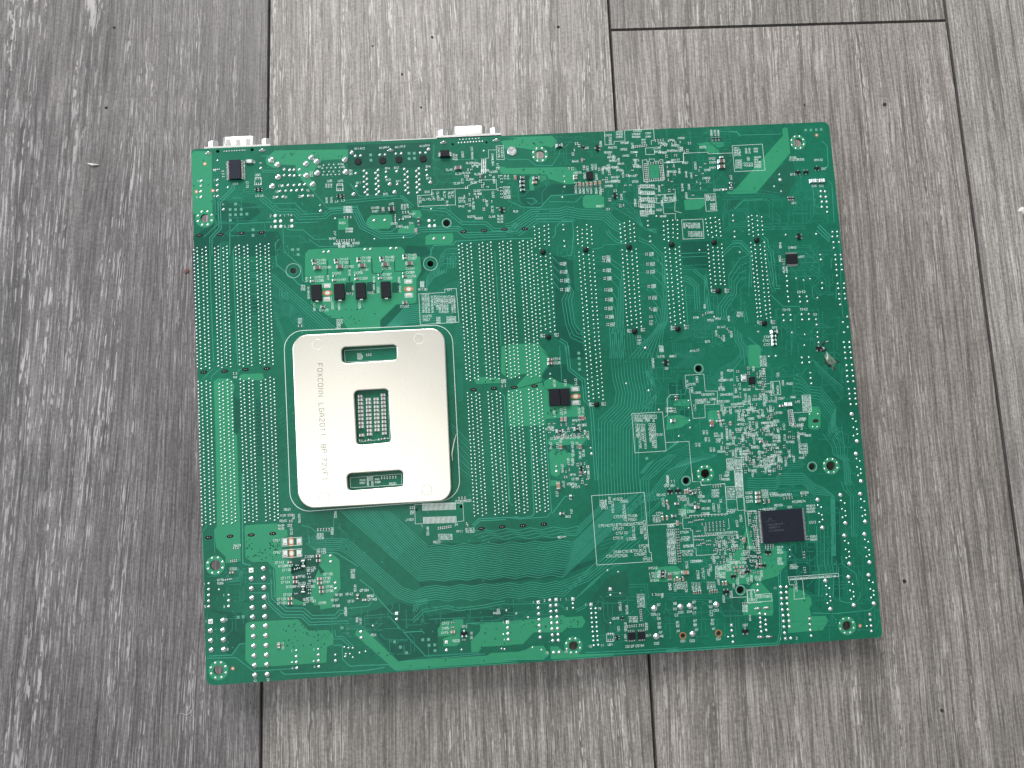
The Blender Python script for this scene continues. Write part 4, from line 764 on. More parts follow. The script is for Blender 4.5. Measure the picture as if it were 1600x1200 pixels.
smd('A2', [(1043,487,'h','6','b'),(348,872,'v','5','g'),(425,868,'h','7','k'),(672,962,'v','3','k'),(676,1000,'v','3','k'),(652,1065,'v','5','g'),(1570,575,'v','5','t'),(1247,563,'v','3','r'),(510,965,'h','2','k'),(545,960,'h','2','k'),(610,940,'h','2','k')])
smd('A3', [(500,280,'h','6','k'),(155,578,'h','5','k'),(155,614,'h','5','k'),(155,650,'h','5','k'),(160,690,'h','5','k'),(285,583,'h','6','k'),(270,622,'h','5','t'),(707,415,'v','3','t'),(648,560,'h','3','g'),(648,585,'h','3','g'),(653,640,'v','5','k'),(688,637,'v','5','t'),(720,640,'v','3','g'),(755,635,'v','5','t'),(792,633,'v','5','t'),(832,627,'v','5','t'),(873,625,'v','5','t')])
smd('A4', [(435,220,'v','3','k'),(465,220,'v','3','k'),(495,218,'v','3','k'),(520,388,'h','3','g'),(520,425,'h','6','b'),(522,475,'h','6','b'),(605,650,'v','6','k'),(550,688,'h','3','g'),(1140,772,'v','3','k'),(1160,772,'v','3','k'),(1182,772,'v','3','k'),(1372,607,'h','6','w'),(1447,605,'h','6','w')])
smd('B4', [(940,872,'h','6','k'),(936,910,'h','5','k'),(938,945,'h','5','k'),(940,978,'h','5','k')]); smd('O', [(930,695,'h','6','w')])
smd('C3', [(415,128,'h','5','b'),(413,163,'h','5','r'),(520,680,'v','5','t'),(553,678,'v','5','g'),(687,670,'v','5','b'),(715,668,'v','5','r'),(503,790,'h','6','k'),(665,770,'h','6','k'),(512,938,'v','5','r'),(692,935,'v','5','r'),(1555,693,'h','5','b')])
smd('N', [(208,543,'v','3','g'),(428,507,'v','3','g'),(120,542,'h','2','k'),(265,538,'h','2','k'),(300,535,'h','2','k'),(340,530,'h','2','k'),(380,935,'v','5','b'),(150,1060,'v','6','t'),(430,930,'v','2','k')])
smd('D3', [(525,487,'h','5','k'),(605,342,'v','3','k')])
smd('C4', [(85,410,'v','5','b'),(60,587,'h','5','k'),(608,250,'v','7','w'),(965,458,'h','6','w'),(905,470,'h','3','r'),(415,525,'v','3','r'),(420,552,'v','3','g'),(415,588,'h','3','g'),(440,586,'h','3','g'),(360,605,'v','6','r'),(510,608,'v','3','r'),(750,750,'h','3','r'),(528,688,'v','2','r')])
smd('F', [(405,285,'v','3','t'),(445,280,'v','3','t'),(490,300,'v','3','k'),(545,305,'h','5','k'),(280,470,'h','3','r'),(125,450,'v','3','r'),(145,525,'v','3','g'),(595,525,'h','5','r'),(55,700,'v','3','t'),(125,695,'v','3','t'),(235,660,'h','5','k'),(285,775,'v','5','t'),(1545,300,'h','5','t'),(1550,365,'h','5','t'),(1550,430,'h','5','t'),(1325,1040,'v','5','t')])
smd('G', [(55,540,'h','6','k'),(50,600,'h','6','k'),(168,610,'v','6','b'),(415,545,'h','6','t'),(285,650,'v','3','t'),(375,645,'v','3','t'),(240,670,'v','2','t'),(325,665,'v','2','t'),(1000,720,'v','3','t'),(1045,715,'v','3','t'),(1195,465,'h','3','r'),(1290,462,'h','3','r'),(1210,520,'h','3','r'),(1295,555,'h','3','r'),(1530,435,'v','3','t'),(1575,437,'v','3','k'),(1540,295,'h','3','k')])
for k in range(4): smd('G', [(542 + 36*k, 862 - 4*k, 'v', '2', 'r'), (790 + 38*k, 848 - 4*k, 'v', '2', 'r')])
for k in range(13): smd('F', [(283 + 3.2*k, 870 + 42*k, 'h', '2', 'b')])
smd('D4', [(728,300,'v','5','k'),(760,297,'v','3','t'),(705,770,'v','3','t'),(690,708,'h','3','k')])
smd('W', [(280,500,'h','3','r'),(462,515,'v','6','k'),(460,860,'v','6','k'),(662,415,'h','5','b'),(664,478,'h','5','b'),(350,703,'h','5','b'),(355,762,'h','5','r'),(680,722,'h','5','r'),(680,778,'h','5','b'),(705,838,'h','5','b'),(705,893,'h','5','b'),(285,990,'h','5','r'),(287,1050,'h','5','b'),(1188,965,'v','5','k'),
          (360,592,'h','2','k'),(400,580,'h','2','k'),(545,465,'h','2','k'),(535,655,'h','2','k'),(545,700,'h','2','k'),(540,790,'h','2','k'),(545,868,'h','2','k'),(545,915,'h','2','k'),(365,920,'h','2','k'),(1280,1005,'h','3','g'),(380,540,'h','2','k')])
smd('D1', [(425,915,'h','3','r')]); smd('E1', [(803,705,'v','5','t')]); smd('E2', [(992,490,'h','2','k'),(992,535,'h','2','r'),(993,577,'h','5','t'),(1095,650,'h','2','k')])
# three-pad footprints with bare copper centres
def foot(t, seq, along):
    m = MB(); q0 = PT(t, *seq[0]); q1 = PT(t, *seq[2]); q = PT(t, *seq[1])
    wx, wy = (2.75, 1.7) if along == 'v' else (1.9, 2.7)
    for c in (q0, q1): m.prism([(c[0]+a*wx/2, c[1]+b*wy/2) for a, b in ((-1,-1),(1,-1),(1,1),(-1,1))], -.05, .09, 0); m.rect(c[0], c[1] - (wy*.25 if along == 'v' else wy*.3), wx*.6, wy*.16, .1, 1)
    cx = [(q[0] + (2.3 if along == 'v' else 1.3)*math.cos(2*math.pi*i/16), q[1] + (1.25 if along == 'v' else 2.2)*math.sin(2*math.pi*i/16)) for i in range(16)]
    m.prism(cx, -.05, .075, 1); m.prism([(q[0] + (1.15 if along == 'v' else .85)*math.cos(2*math.pi*i/12), q[1] + (.85 if along == 'v' else 1.15)*math.sin(2*math.pi*i/12)) for i in range(12)], -.02, .1, 0)
    x0, x1 = min(q0[0], q1[0]) - wx/2 - .35, max(q0[0], q1[0]) + wx/2 + .35; y0, y1 = min(q0[1], q1[1]) - wy/2 - .3, max(q0[1], q1[1]) + wy/2 + .3
    for a, b in (((x0, y1 - 2), (x0, y1)), ((x0, y1), (x1, y1)), ((x1, y1), (x1, y1 - 2)), ((x0, y0 + 2), (x0, y0)), ((x0, y0), (x1, y0)), ((x1, y0), (x1, y0 + 2))): m.strip([a, b], .18, .085, 2)
    m.build('empty_capacitor_footprint', [M['pad'], M['copper'], M['silk']], board)
foot('V', [(328,535),(332,622),(328,695)], 'v'); foot('V', [(1345,482),(1350,573),(1350,645)], 'v'); foot('C3', [(645,405),(650,470),(650,525)], 'v'); foot('W', [(218,230),(300,225),(403,222)], 'h'); foot('W', [(222,385),(305,382),(403,378)], 'h')
m = MB()
for k in range(27):
    for (a, b, v0) in (((715,428),(1015,418),66),((722,552),(1022,542),60)):
        f = k/26; c = PT('D2', a[0]+(b[0]-a[0])*f, a[1]+(b[1]-a[1])*f); m.rect(c[0], c[1], .3, um('D2', v0), .07)
tag(m.build('connector_land_pads', M['pad'], pcb), kind='stuff')
# plating balance squares
m = MB()
for t, l in {'A1': [(463,705),(412,755),(463,755),(515,753),(413,805),(463,803),(515,800),(568,797),(414,855),(625,942),(625,995)], 'B1': [(990,60),(1042,57),(1042,105)], 'A2': [(232,368),(235,417),(587,353),(635,353),(588,403),(637,400)], 'E2': [(20,537),(20,590),(715,650),(768,647),(773,700),(825,697),(828,750),(453,668),(508,718),(565,770)],
             'C3': [(677,70),(679,118),(682,170),(685,220),(1308,1045)], 'E1': [(1390,538),(1443,535),(1443,590),(427,440),(475,437)], 'A4': [(1297,138),(1345,138),(1395,135),(1440,133)]}.items():
    for u, v in l: c = PT(t, u, v); m.rect(c[0], c[1], 1.25, 1.25, .06)
m.build('balance_squares', M['dull'], pcb)
m = MB()
for t, l in {'A4': [(1398,185)], 'A1': [(178,332),(100,590),(253,580)], 'E1': [(378,915)], 'E4': [(1350,434)]}.items():
    for u, v in l: c = PT(t, u, v); m.disc(c[0], c[1], .85, .06, 0, 14); m.disc(c[0], c[1], .42, .075, 1, 10)
m.build('fiducial_marks', [M['copper'], M['pad']], pcb)

# ---- silkscreen lettering: single-stroke characters, printed flat
FONT = {'A':'00 04 26 44 40|02 42','B':'00 06 36 45 44 33 03|33 42 41 30 00','C':'45 36 16 05 01 10 30 41','D':'00 06 26 44 42 20 00','E':'46 06 00 40|03 33','F':'46 06 00|03 33','G':'45 36 16 05 01 10 30 41 43 23','H':'00 06|40 46|03 43','I':'20 26','J':'46 41 30 10 01','K':'00 06|46 03 40','L':'06 00 40','M':'00 06 23 46 40','N':'00 06 40 46','O':'10 01 05 16 36 45 41 30 10','P':'00 06 36 45 44 33 03','Q':'10 01 05 16 36 45 41 30 10|22 40','R':'00 06 36 45 44 33 03|23 40','S':'45 36 16 05 04 13 33 42 41 30 10 01','T':'06 46|26 20','U':'06 01 10 30 41 46','V':'06 20 46','W':'06 10 23 30 46','X':'00 46|06 40','Y':'06 23 46|23 20','Z':'06 46 00 40',
 '0':'10 01 05 16 36 45 41 30 10','1':'15 26 20','2':'05 16 36 45 44 00 40','3':'05 16 36 45 44 33 13|33 42 41 30 10 01','4':'30 36 02 42','5':'46 06 03 33 42 41 30 00','6':'45 36 16 05 01 10 30 41 42 33 03','7':'06 46 10','8':'13 04 05 16 36 45 44 33 13 02 01 10 30 41 42 33','9':'43 13 04 05 16 36 45 41 30 10','-':'03 43','+':'03 43|21 25'}
FONT = {k: [[(int(a[0]), int(a[1])) for a in s.split()] for s in v.split('|')] for k, v in FONT.items()}
SK = MB()
def put(mb, c, s, h, rot=0, w=.125, z=.085, adv=1.28, mi=0, wid=.62):
    """write s centred on board point c (mm); h = letter height mm"""
    k = h / 6; kx = wid*h / 4; step = wid*h*adv; L = step*len(s) - (step - wid*h); ca, sa = math.cos(rot), math.sin(rot)
    for i, ch in enumerate(s):
        for st in FONT.get(ch, []):
            p = [(-L/2 + i*step + a*kx, b*k - h/2) for a, b in st]; mb.strip([(c[0] + ca*x - sa*y, c[1] + sa*x + ca*y) for x, y in p], w, z, mi)
def txt(t, lst, h=1.02, rot=0):
    for q in lst: put(SK, PT(t, q[0], q[1]), q[2], q[3] if len(q) > 3 else h, math.radians(q[4] if len(q) > 4 else rot))
def sbox(t, p, w=.24, closed=True):
    SK.strip([P(*q) for q in pts([t] + p)], w*.64, .08, 0, closed)
def code(pre, n=None): return pre + ''.join(random.choice('0123456789') for _ in range(n or random.randint(2, 3)))
def block(t, u0, v0, u1, v1, pre, h=.9, vert=False, fill=.9, gap=1.25):
    """a printed list of part numbers filling a rectangle"""
    (x0, y0), (x1, y1) = X(t, u0, v0), X(t, u1, v1); W, H = (x1-x0)/PXMM, (y1-y0)/PXMM; lp = h*gap
    n = max(1, int((W if vert else H) / lp)); run = H if vert else W; chars = max(2, int(run / (h*.62*1.28)))
    for k in range(n):
        f = (k + .5)/n; nn = chars if random.random() < fill else max(3, int(chars*random.uniform(.5, .9))); s = ''
        while len(s) < nn: s += code(random.choice(pre))
        s = s[:nn]; q = nn/chars
        if vert: c = P(x0 + (x1-x0)*(1-f), y0 + (y1-y0)*q/2); put(SK, c, s, h, -math.pi/2, .115)
        else: c = P(x0 + (x1-x0)*q/2, y0 + (y1-y0)*f); put(SK, c, s, h, 0, .115)
PADS = MB()
def padpair(x, y, vert, g=.70, w=.40, h=.50):
    """x, y board mm"""
    for s_ in (-1, 1):
        if vert: PADS.rect(x, y + s_*g/2, h, w*.9, .075, 0)
        else: PADS.rect(x + s_*g/2, y, w*.9, h, .075, 0)
    PADS.rect(x, y, (.75 if vert else 1.5), (1.5 if vert else .75), .06, 1)
def padrow(t, u0, v0, u1, v1, n, vert=True):
    for k in range(n):
        f = k/max(1, n-1); c = PT(t, u0+(u1-u0)*f, v0+(v1-v0)*f); padpair(c[0], c[1], vert)
def cluster(t, u0, v0, u1, v1, n, pre, dens=.5, tiny=True):
    """tightly packed small footprints with their part numbers"""
    used = []
    for _ in range(n*7):
        if len(used) >= n*.55: break
        x, y = X(t, random.uniform(u0, u1), random.uniform(v0, v1)); c = P(x, y); c = (round(c[0]/.8)*.8, round(c[1]/.8)*.8); vert = random.random() < .5; lab = random.random() < dens
        w, h = ((1.0, 4.2) if vert else (4.2, 1.0)) if lab else (1.7, 1.3)
        if any(abs(c[0]-a) < (w+ww)/2*.93 and abs(c[1]-b) < (h+hh)/2*.93 for a, b, ww, hh in used): continue
        used.append((c[0], c[1], w, h))
        if lab: put(SK, c, code(random.choice(pre)), .95, -math.pi/2 if vert else 0, .125)
        else:
            for k in range(random.choice((1, 1, 2))): padpair(c[0] + (0 if not vert else k*.95), c[1] + (k*.95 if not vert else 0), vert)
# the readable ones
txt('V', [(258,213,'CV183'),(258,252,'CV144'),(328,302,'CV185'),(540,200,'CV147'),(540,240,'CV132'),(610,292,'CV182'),(818,182,'CV148'),(818,222,'CV138'),(798,332,'CV181'),(1115,175,'CV186'),(1115,215,'CV142'),(1075,315,'CV135'),(1395,150,'CV185'),(1395,190,'CV207'),(1370,315,'CV204'),
          (230,425,'CV253'),(235,468,'CV286'),(450,375,'CV242'),(510,458,'CV197'),(720,370,'CV256'),(790,440,'CV261'),(1080,390,'CV287'),(1090,437,'CV255'),(1368,365,'CV288'),(1390,413,'CV294'),(290,835,'CV129'),(1298,788,'CV282'),(612,632,'RV13'),(878,620,'RV2C'),(455,8,'RV39'),(560,5,'RV66'),(690,0,'RV68'),(512,42,'RV38'),(625,32,'RV67'),
          (170,800,'CV165',.9,-90),(395,780,'CV233',.9,-90),(480,790,'CV284',.9,-90),(735,770,'CV205',.9,-90),(968,585,'CV23',.9,-90),(1240,575,'CV42',.9,-90),(68,455,'RV9',.9,-90),(338,430,'RV7',.9,-90),(608,370,'RV45',.9,-90),(915,455,'RV48',.9,-90),(1228,460,'RV02',.9,-90)])
block('V', 630, 530, 670, 590, ['R'], .7, True); block('V', 890, 510, 935, 590, ['R'], .7, True); block('V', 1490, 480, 1540, 545, ['R'], .7, True); txt('V', [(1525,578,'R1130')])
txt('W', [(105,210,'CF61'),(110,368,'CF62'),(545,425,'C1089'),(705,335,'CF125'),(705,372,'CF123'),(145,505,'CF142'),(225,550,'R158RF87'),(240,605,'CF136'),(570,580,'CF126'),(560,615,'RF34'),(795,660,'CF136'),(780,715,'CF90'),(775,765,'CF87'),(815,828,'CF86'),(815,885,'CF88'),(225,712,'CF117'),(225,768,'CF164'),(440,690,'RF56'),(580,752,'RF58'),(445,785,'R170'),
          (330,828,'R159RF47'),(560,825,'C1085'),(255,935,'CF101'),(170,995,'CF128'),(175,1048,'CF160'),(550,988,'RF37'),(565,1022,'CF100'),(720,1045,'CF89'),(938,938,'RF38'),(1080,928,'RF42'),(885,1008,'RF87'),(1105,1022,'CF31'),(905,1085,'RF88'),(1280,878,'CF154'),(1365,952,'RF81'),(1385,1000,'CF143')])
txt('W', [(300,85,'CF70',1.0,-90),(475,1030,'RF18',1.0,-90),(1155,850,'RF06',1.0,-90),(1025,1150,'RF33',1.0,-90),(848,85,'R588',1.0,-90)]); block('W', 640, 110, 735, 195, ['R'], .85, True); block('W', 1095, 590, 1160, 720, ['R','C'], .8); block('W', 120, -10, 215, 70, ['R'], .85)
txt('D3', [(1040,355,'R1522'),(1100,375,'C555'),(1045,518,'CT573'),(1165,510,'CT5108'),(1165,545,'CT5501'),(1045,628,'CT5121'),(1075,668,'CT5110'),(1040,715,'CT513'),(1165,722,'CT525'),(1278,788,'CT528'),(1035,843,'CS48'),(1125,838,'CT518'),(1215,832,'CT5125'),(987,882,'CT5127'),(1085,878,'CT526'),(1237,865,'CT530'),(1312,910,'TP521'),(915,437,'TP51'),(905,600,'CT514'),(992,595,'CT512'),(1080,590,'CT5102'),(1160,588,'CS01'),(1232,580,'CT509')], 1.1)
txt('D3', [(962,370,'RT51',1.1,-90),(990,430,'CT5154',1.1,-90),(1098,480,'TP502CP51',1.1,-90),(1185,660,'CT5103',1.1,-90),(1258,640,'CS58',1.1,-90),(1290,640,'CT508CT506',1.1,-90),(1290,850,'CT511',1.1,-90)]); block('D3', 865, 360, 940, 425, ['TP'], .85)
txt('M', [(120,245,'CM23'),(640,165,'CM163'),(415,382,'RM147'),(195,465,'RM270'),(400,497,'RM52'),(120,552,'RM281'),(180,640,'RM182'),(210,702,'RM161'),(610,692,'TP15'),(605,782,'TP18'),(320,868,'RM34'),(80,835,'RM147'),(225,815,'RM18'),(545,972,'RM142'),(245,995,'RM187'),(200,1075,'RM155RM92'),(1005,470,'CMB'),(1005,540,'RM28'),(1240,522,'RM251'),(1370,522,'RM189'),(1322,688,'RM177'),(1405,472,'CM4')])
for a in [(130,280,180,405),(255,160,385,300),(535,200,700,300),(780,180,890,300),(710,300,790,400),(510,515,650,580),(370,580,505,640),(280,720,410,790),(1045,380,1190,440),(1200,300,1305,360),(1360,260,1490,330)]: block('M', *a, ['RM','CM'], .85)
sbox('M', [(48,165),(62,418),(225,405),(222,355),(418,347),(408,160)], .22, False); sbox('M', [(410,155),(928,132),(940,335),(885,338),(890,415)], .22, False); sbox('M', [(780,475),(935,465),(945,585),(790,590)]); sbox('M', [(728,690),(805,680),(808,715),(850,712),(850,670),(940,668),(942,712),(1040,705),(1040,680),(1090,678),(1112,1052),(755,1072)]); sbox('M', [(1105,738),(1470,718),(1460,570),(1600,560)], .22, False)
for k in range(9): padrow('M', 775 + 3*k, 755 + 34*k, 810 + 3*k, 753 + 34*k, 2, False); padrow('M', 1048 + 4*k, 790 + 30*k, 1080 + 4*k, 788 + 30*k, 2, False)
padrow('M', 575, 450, 800, 425, 8); padrow('M', 770, 1050, 1090, 1020, 9); padrow('M', 830, 750, 1060, 735, 6); padrow('M', 960, 340, 1100, 325, 4)
cluster('A3', 560, 240, 1260, 500, 34, ['CM','RM','R'], .6); cluster('A3', 880, 480, 1270, 880, 60, ['RM','CM'], .55); cluster('A3', 1230, 620, 1480, 940, 40, ['RM','CM'], .6); cluster('M', 960, 330, 1600, 560, 24, ['RM','CM'], .5); cluster('A4', 0, 430, 400, 760, 52, ['RM','CM'], .55); cluster('A3', 1480, 220, 1600, 600, 12, ['RM'], .5)
cluster('A3', 650, 470, 920, 620, 20, ['CM','C'], .5)
for u in (650, 688, 722, 758, 790, 838, 877): txt('A3', [(u, 700, code('CM'), .95, -90)])
for k in range(5): block('A3', 1240, 640 + k*60, 1380, 680 + k*60, ['RM'], .8, True)
sbox('A4', [(0,437),(165,430),(163,352),(392,343),(395,358),(617,350)], .22, False); sbox('A4', [(615,283),(895,268),(920,510),(638,523)]); block('A4', 630, 295, 700, 380, ['CM','RM'], .85); block('A4', 730, 300, 790, 360, ['RM'], .85, True); block('A4', 810, 300, 860, 350, ['RM'], .85); block('A4', 640, 410, 715, 495, ['CM'], .85); block('A4', 720, 435, 810, 480, ['CM'], .8, True); block('A4', 815, 380, 890, 490, ['RM'], .85); txt('A4', [(765,405,'OR',1.2,-90),(430,402,'CM22'),(435,437,'CM29'),(435,487,'CM47'),(345,297,'R276'),(480,692,'CM147'),(605,580,'CM1',1.,-90),(1180,392,'R106'),(1215,412,'C1010R256'),(1415,415,'RM143'),(1375,655,'CN6'),(1445,655,'CN1'),(1175,548,'Q13'),(1190,815,'RP1'),(1465,495,'QN7')])
sbox('A4', [(362,733),(458,728),(475,885),(375,890)]); block('A4', 372, 740, 455, 800, ['R','C'], .8, True); block('A4', 410, 815, 465, 880, ['R'], .8); sbox('A4', [(148,970),(345,962),(355,1140),(162,1148)]); block('A4', 160, 990, 320, 1055, ['R','C'], .85, True); block('A4', 205, 1068, 345, 1135, ['R','C'], .85, True); sbox('A3', [(1390,740),(1560,728),(1560,800),(1400,815)]); block('A3', 1440, 755, 1590, 800, ['C'], .8); sbox('A3', [(1455,815),(1465,915),(1570,910),(1575,970)], .22, False); sbox('A4', [(90,700),(85,890),(150,905)], .2, False); sbox('A4', [(195,775),(360,770)], .22, False)
for u in (423, 455, 487): txt('A4', [(u, 165, code('RM', 2), .95, -90)])
# VGA / audio part
sbox('A2', [(665,745),(800,737),(797,690),(1012,682),(1018,830),(672,845)]); sbox('A2', [(1010,682),(1130,676),(1130,655),(1260,600),(1395,597),(1398,690),(1255,692)], .2, False); sbox('Q', [(1270,640),(1420,632),(1440,925),(1285,925)]); block('Q', 1290, 645, 1425, 915, ['CL','RL','C'], .85, True); sbox('Q', [(1265,725),(1110,725),(1112,895),(965,905),(960,1200)], .2, False); sbox('Q', [(965,905),(1055,900),(1060,1200)], .2, False)
for k in range(11): padrow('Q', 985, 935 + 27*k, 1030, 933 + 27*k, 2, False)
txt('A2', [(690,785,'CL50',1.,-90),(740,780,'CL17'),(800,778,'CL75'),(880,778,'CL26'),(805,740,'CL7',1.,-90),(855,740,'CL46',1.,-90),(915,735,'RL27',1.,-90),(960,740,'RL20',1.,-90),(990,735,'RL21',1.,-90),(940,815,'RL9',1.,-90),(960,505,'CL40'),(1045,543,'CL34'),(1030,630,'CL33'),(1080,610,'CL0',1.,-90),(1070,845,'TP42'),(1165,940,'R3276'),(1235,955,'R3269'),(1575,890,'RL8'),(1355,940,'CL48'),(1412,470,'L12',1.,-90),(275,857,'CN100'),(275,890,'CN27'),(425,820,'LN5'),(620,915,'CN21'),(560,940,'CN62'),(450,1003,'CN30'),(500,1030,'CN63'),(558,1040,'TP3'),(610,1000,'CN1'),(655,1080,'CN4',.9,-90),(155,308,'A12'),(105,310,'A11'),(335,303,'A13'),(382,297,'A14'),(480,297,'A11'),(530,290,'A12'),(708,287,'A13'),(757,280,'A14'),(388,492,'B14'),(395,598,'B13'),(120,628,'B11'),(470,487,'B12'),(490,612,'B11'),(765,475,'B14'),(770,585,'B13'),(370,730,'B15'),(755,710,'B10'),(1145,890,'TP')], .95)
for q in [(1083,365,'CM69'),(1170,350,'CM17RM49'),(1000,385,'RN18'),(1025,390,'RN16'),(1360,385,'CM49')]: txt('A2', [(q[0], q[1], q[2], .95, -90)])
cluster('A2', 1095, 430, 1420, 880, 78, ['CL','RL'], .5); block('A2', 1165, 430, 1230, 490, ['RL'], .85, True); block('A2', 1460, 550, 1520, 630, ['RL','CL'], .85, True); block('A2', 1460, 655, 1525, 780, ['RL','CL'], .85, True); padrow('A2', 1440, 560, 1445, 620, 3, False); padrow('A2', 1440, 670, 1445, 760, 4, False); block('A2', 1045, 755, 1110, 815, ['CL'], .85, True); block('A2', 1405, 920, 1460, 1000, ['RL'], .85); block('A2', 510, 820, 585, 880, ['RN'], .85, True); block('A2', 0, 840, 60, 905, ['RV'], .85); block('A2', 0, 1040, 70, 1090, ['RV'], .85)
padrow('A2', 530, 900, 580, 897, 3); padrow('A2', 460, 930, 460, 985, 3)
# VGA and serial connector pins
pj = MB()
for k in range(9):
    c = PT('Q', 490 + 62*k, 578 - 4*k); pj.lathe([(.5, .02), (.4, .25), (.2, .4), (0, .42)], c[0], c[1], 8, cap=False)
    if k < 7: c = PT('Q', 520 + 65*k, 505 - 4*k); pj.lathe([(.42, .02), (.34, .2), (0, .3)], c[0], c[1], 8, cap=False)
for k in range(9): c = PT('O', 405 + 54*k, 487 - 3*k); pj.lathe([(.42, .02), (.34, .22), (0, .34)], c[0], c[1], 8, cap=False)
tag(pj.build('port_pin_joints', M['solder'], board, True), kind='stuff')
txt('A1', [(462,518,'U14'),(572,525,'C173',.95,-90),(668,435,'U50'),(665,628,'L5'),(705,625,'L6'),(635,315,'U5',.9,-90),(870,537,'17'),(845,590,'18'),(820,642,'22'),(930,640,'21'),(1060,635,'20'),(1170,628,'19'),(1130,577,'16'),(787,815,'2'),(918,810,'1'),(952,807,'1'),(793,915,'6'),(920,912,'5'),(955,910,'2'),(1168,412,'E1'),(1168,440,'E2'),(1335,490,'U35'),(1435,490,'U15'),(1400,680,'L4'),(1460,670,'L3'),(1455,880,'RV51'),(1360,1025,'RV97'),(1405,1075,'RV38'),(1490,1068,'RV66'),(1445,1100,'RV39'),(1530,1090,'RV67'),(1240,360,'A1'),(1450,335,'A4'),(1460,362,'A5'),(1530,395,'B4'),(1530,425,'B5'),(265,630,'4'),(265,485,'1'),(115,490,'1'),(105,640,'4')], 1.0)
sbox('A1', [(645,460),(700,458),(703,525),(638,527)]); sbox('A1', [(1400,520),(1455,517),(1460,580),(1398,582)])
for k in range(3): padrow('A1', 653 + 20*k, 465, 655 + 20*k, 518, 2); padrow('A1', 1410 + 20*k, 525, 1412 + 20*k, 570, 2)
block('A1', 1290, 640, 1320, 700, ['RV'], .85, True); block('A1', 1335, 635, 1365, 700, ['RV'], .85, True); block('A1', 1460, 720, 1545, 790, ['RV'], .85, True); block('A1', 1290, 510, 1360, 560, ['RV'], .8, True); padrow('A1', 1400, 1045, 1560, 1038, 8); padrow('A1', 265, 385, 305, 382, 3, False); padrow('A1', 345, 400, 350, 450, 3, False); block('A1', 255, 375, 285, 410, ['R'], .8); padrow('A1', 1470, 828, 1530, 825, 3); block('A1', 1370, 950, 1395, 1000, ['CV'], .85, True); block('A1', 1510, 920, 1550, 970, ['RV'], .8)
# slots' part numbers
for v, k in [(310,0),(385,8),(465,16),(548,24)]: block('B3', 525 + k, v - 18, 565 + k*1.4, v + 18, ['C'], .72, False, 1, 1.15); padrow('B3', 512 + k*.3, v - 8, 512 + k*.3, v + 8, 2, False)
for v, k in [(250,0),(280,4),(370,6),(445,14),(550,20),(640,26),(722,22),(800,30),(872,40)]: block('B3', 925 + k, v - 18, 972 + k, v + 18, ['C'], .72, False, 1, 1.15); padrow('B3', 905 + k, v - 8, 905 + k, v + 8, 2, False)
for v, k in [(220,0),(312,8),(385,10),(518,20),(625,28)]: block('B3', 1325 + k, v - 20, 1378 + k, v + 18, ['C'], .72, False, 1, 1.15); padrow('B3', 1305 + k, v - 8, 1305 + k, v + 8, 2, False)
block('B3', 1365, 710, 1405, 755, ['C'], .8, True); padrow('B3', 1335, 720, 1350, 735, 2); block('B3', 1330, 830, 1370, 880, ['C'], .8); padrow('B3', 1335, 800, 1355, 800, 2); block('B3', 1215, 1005, 1260, 1060, ['C'], .8); padrow('B3', 1225, 985, 1245, 985, 2); block('B3', 1420, 1070, 1465, 1130, ['C'], .75, True); txt('B3', [(1440,1168,'C476'),(1550,1165,'R462')])
for t, u, v in [('B3',330,975),('B3',458,968),('B3',1132,930),('B3',1258,920),('B4',50,842),('B4',165,832),('B4',395,525),('B4',515,520),('B4',795,798),('B4',912,790),('C3',780,545),('C3',895,540)]: block(t, u - 12, v - 22, u + 14, v + 22, ['A','B'], .7, True); padrow(t, u + 22, v - 10, u + 22, v + 10, 2, False)
sbox('B2', [(678,588),(920,575),(918,545),(1025,538),(1050,850),(692,873)]); block('B2', 705, 590, 780, 765, ['RV','CV'], .85, True, .8); block('B2', 790, 600, 1020, 770, ['RV','CV'], .85, True, .75); txt('B2', [(755,795,'CV270'),(750,828,'R567'),(965,550,'CP1')]); block('B2', 835, 800, 885, 865, ['R'], .8); block('B2', 930, 795, 1028, 855, ['R','CV'], .8); block('B2', 690, 470, 730, 530, ['R'], .8)
block('B1', 1065, 385, 1110, 440, ['RV'], .8, True); block('B1', 1040, 690, 1080, 750, ['R'], .8, True); padrow('B1', 1045, 765, 1075, 765, 2); block('B1', 1395, 700, 1455, 795, ['RV'], .8, True); block('B1', 1125, 400, 1150, 520, ['RV'], .8, True)
block('C1', 440, 160, 480, 190, ['R'], .7); padrow('C1', 445, 140, 470, 140, 2); block('C2', 1440, 310, 1485, 350, ['R'], .7); padrow('C2', 1450, 375, 1480, 372, 2)
# outline of the plate on the board, and around its windows
SK.strip(rounded([PT('L',12,68), PT('L',1030,28), PT('L',1082,1085), PT('L',55,1165)], [8.5, 8.5, 9, 9], 8), .26, .08, 0, True)
sbox('L', [(380,185),(695,165),(697,240),(385,255)], .2); sbox('L', [(415,955),(725,930),(728,995),(418,1015)], .2); sbox('L', [(645,460),(655,715),(470,738),(470,720)], .2, False); block('L', 455, 200, 495, 240, ['R'], .8); padrow('L', 515, 212, 540, 210, 3); block('L', 470, 960, 510, 995, ['R'], .8); block('L', 515, 945, 555, 1005, ['R'], .8, True); block('L', 565, 955, 600, 990, ['R'], .8); padrow('L', 605, 955, 690, 950, 6); txt('L', [(672,990,'R630')])
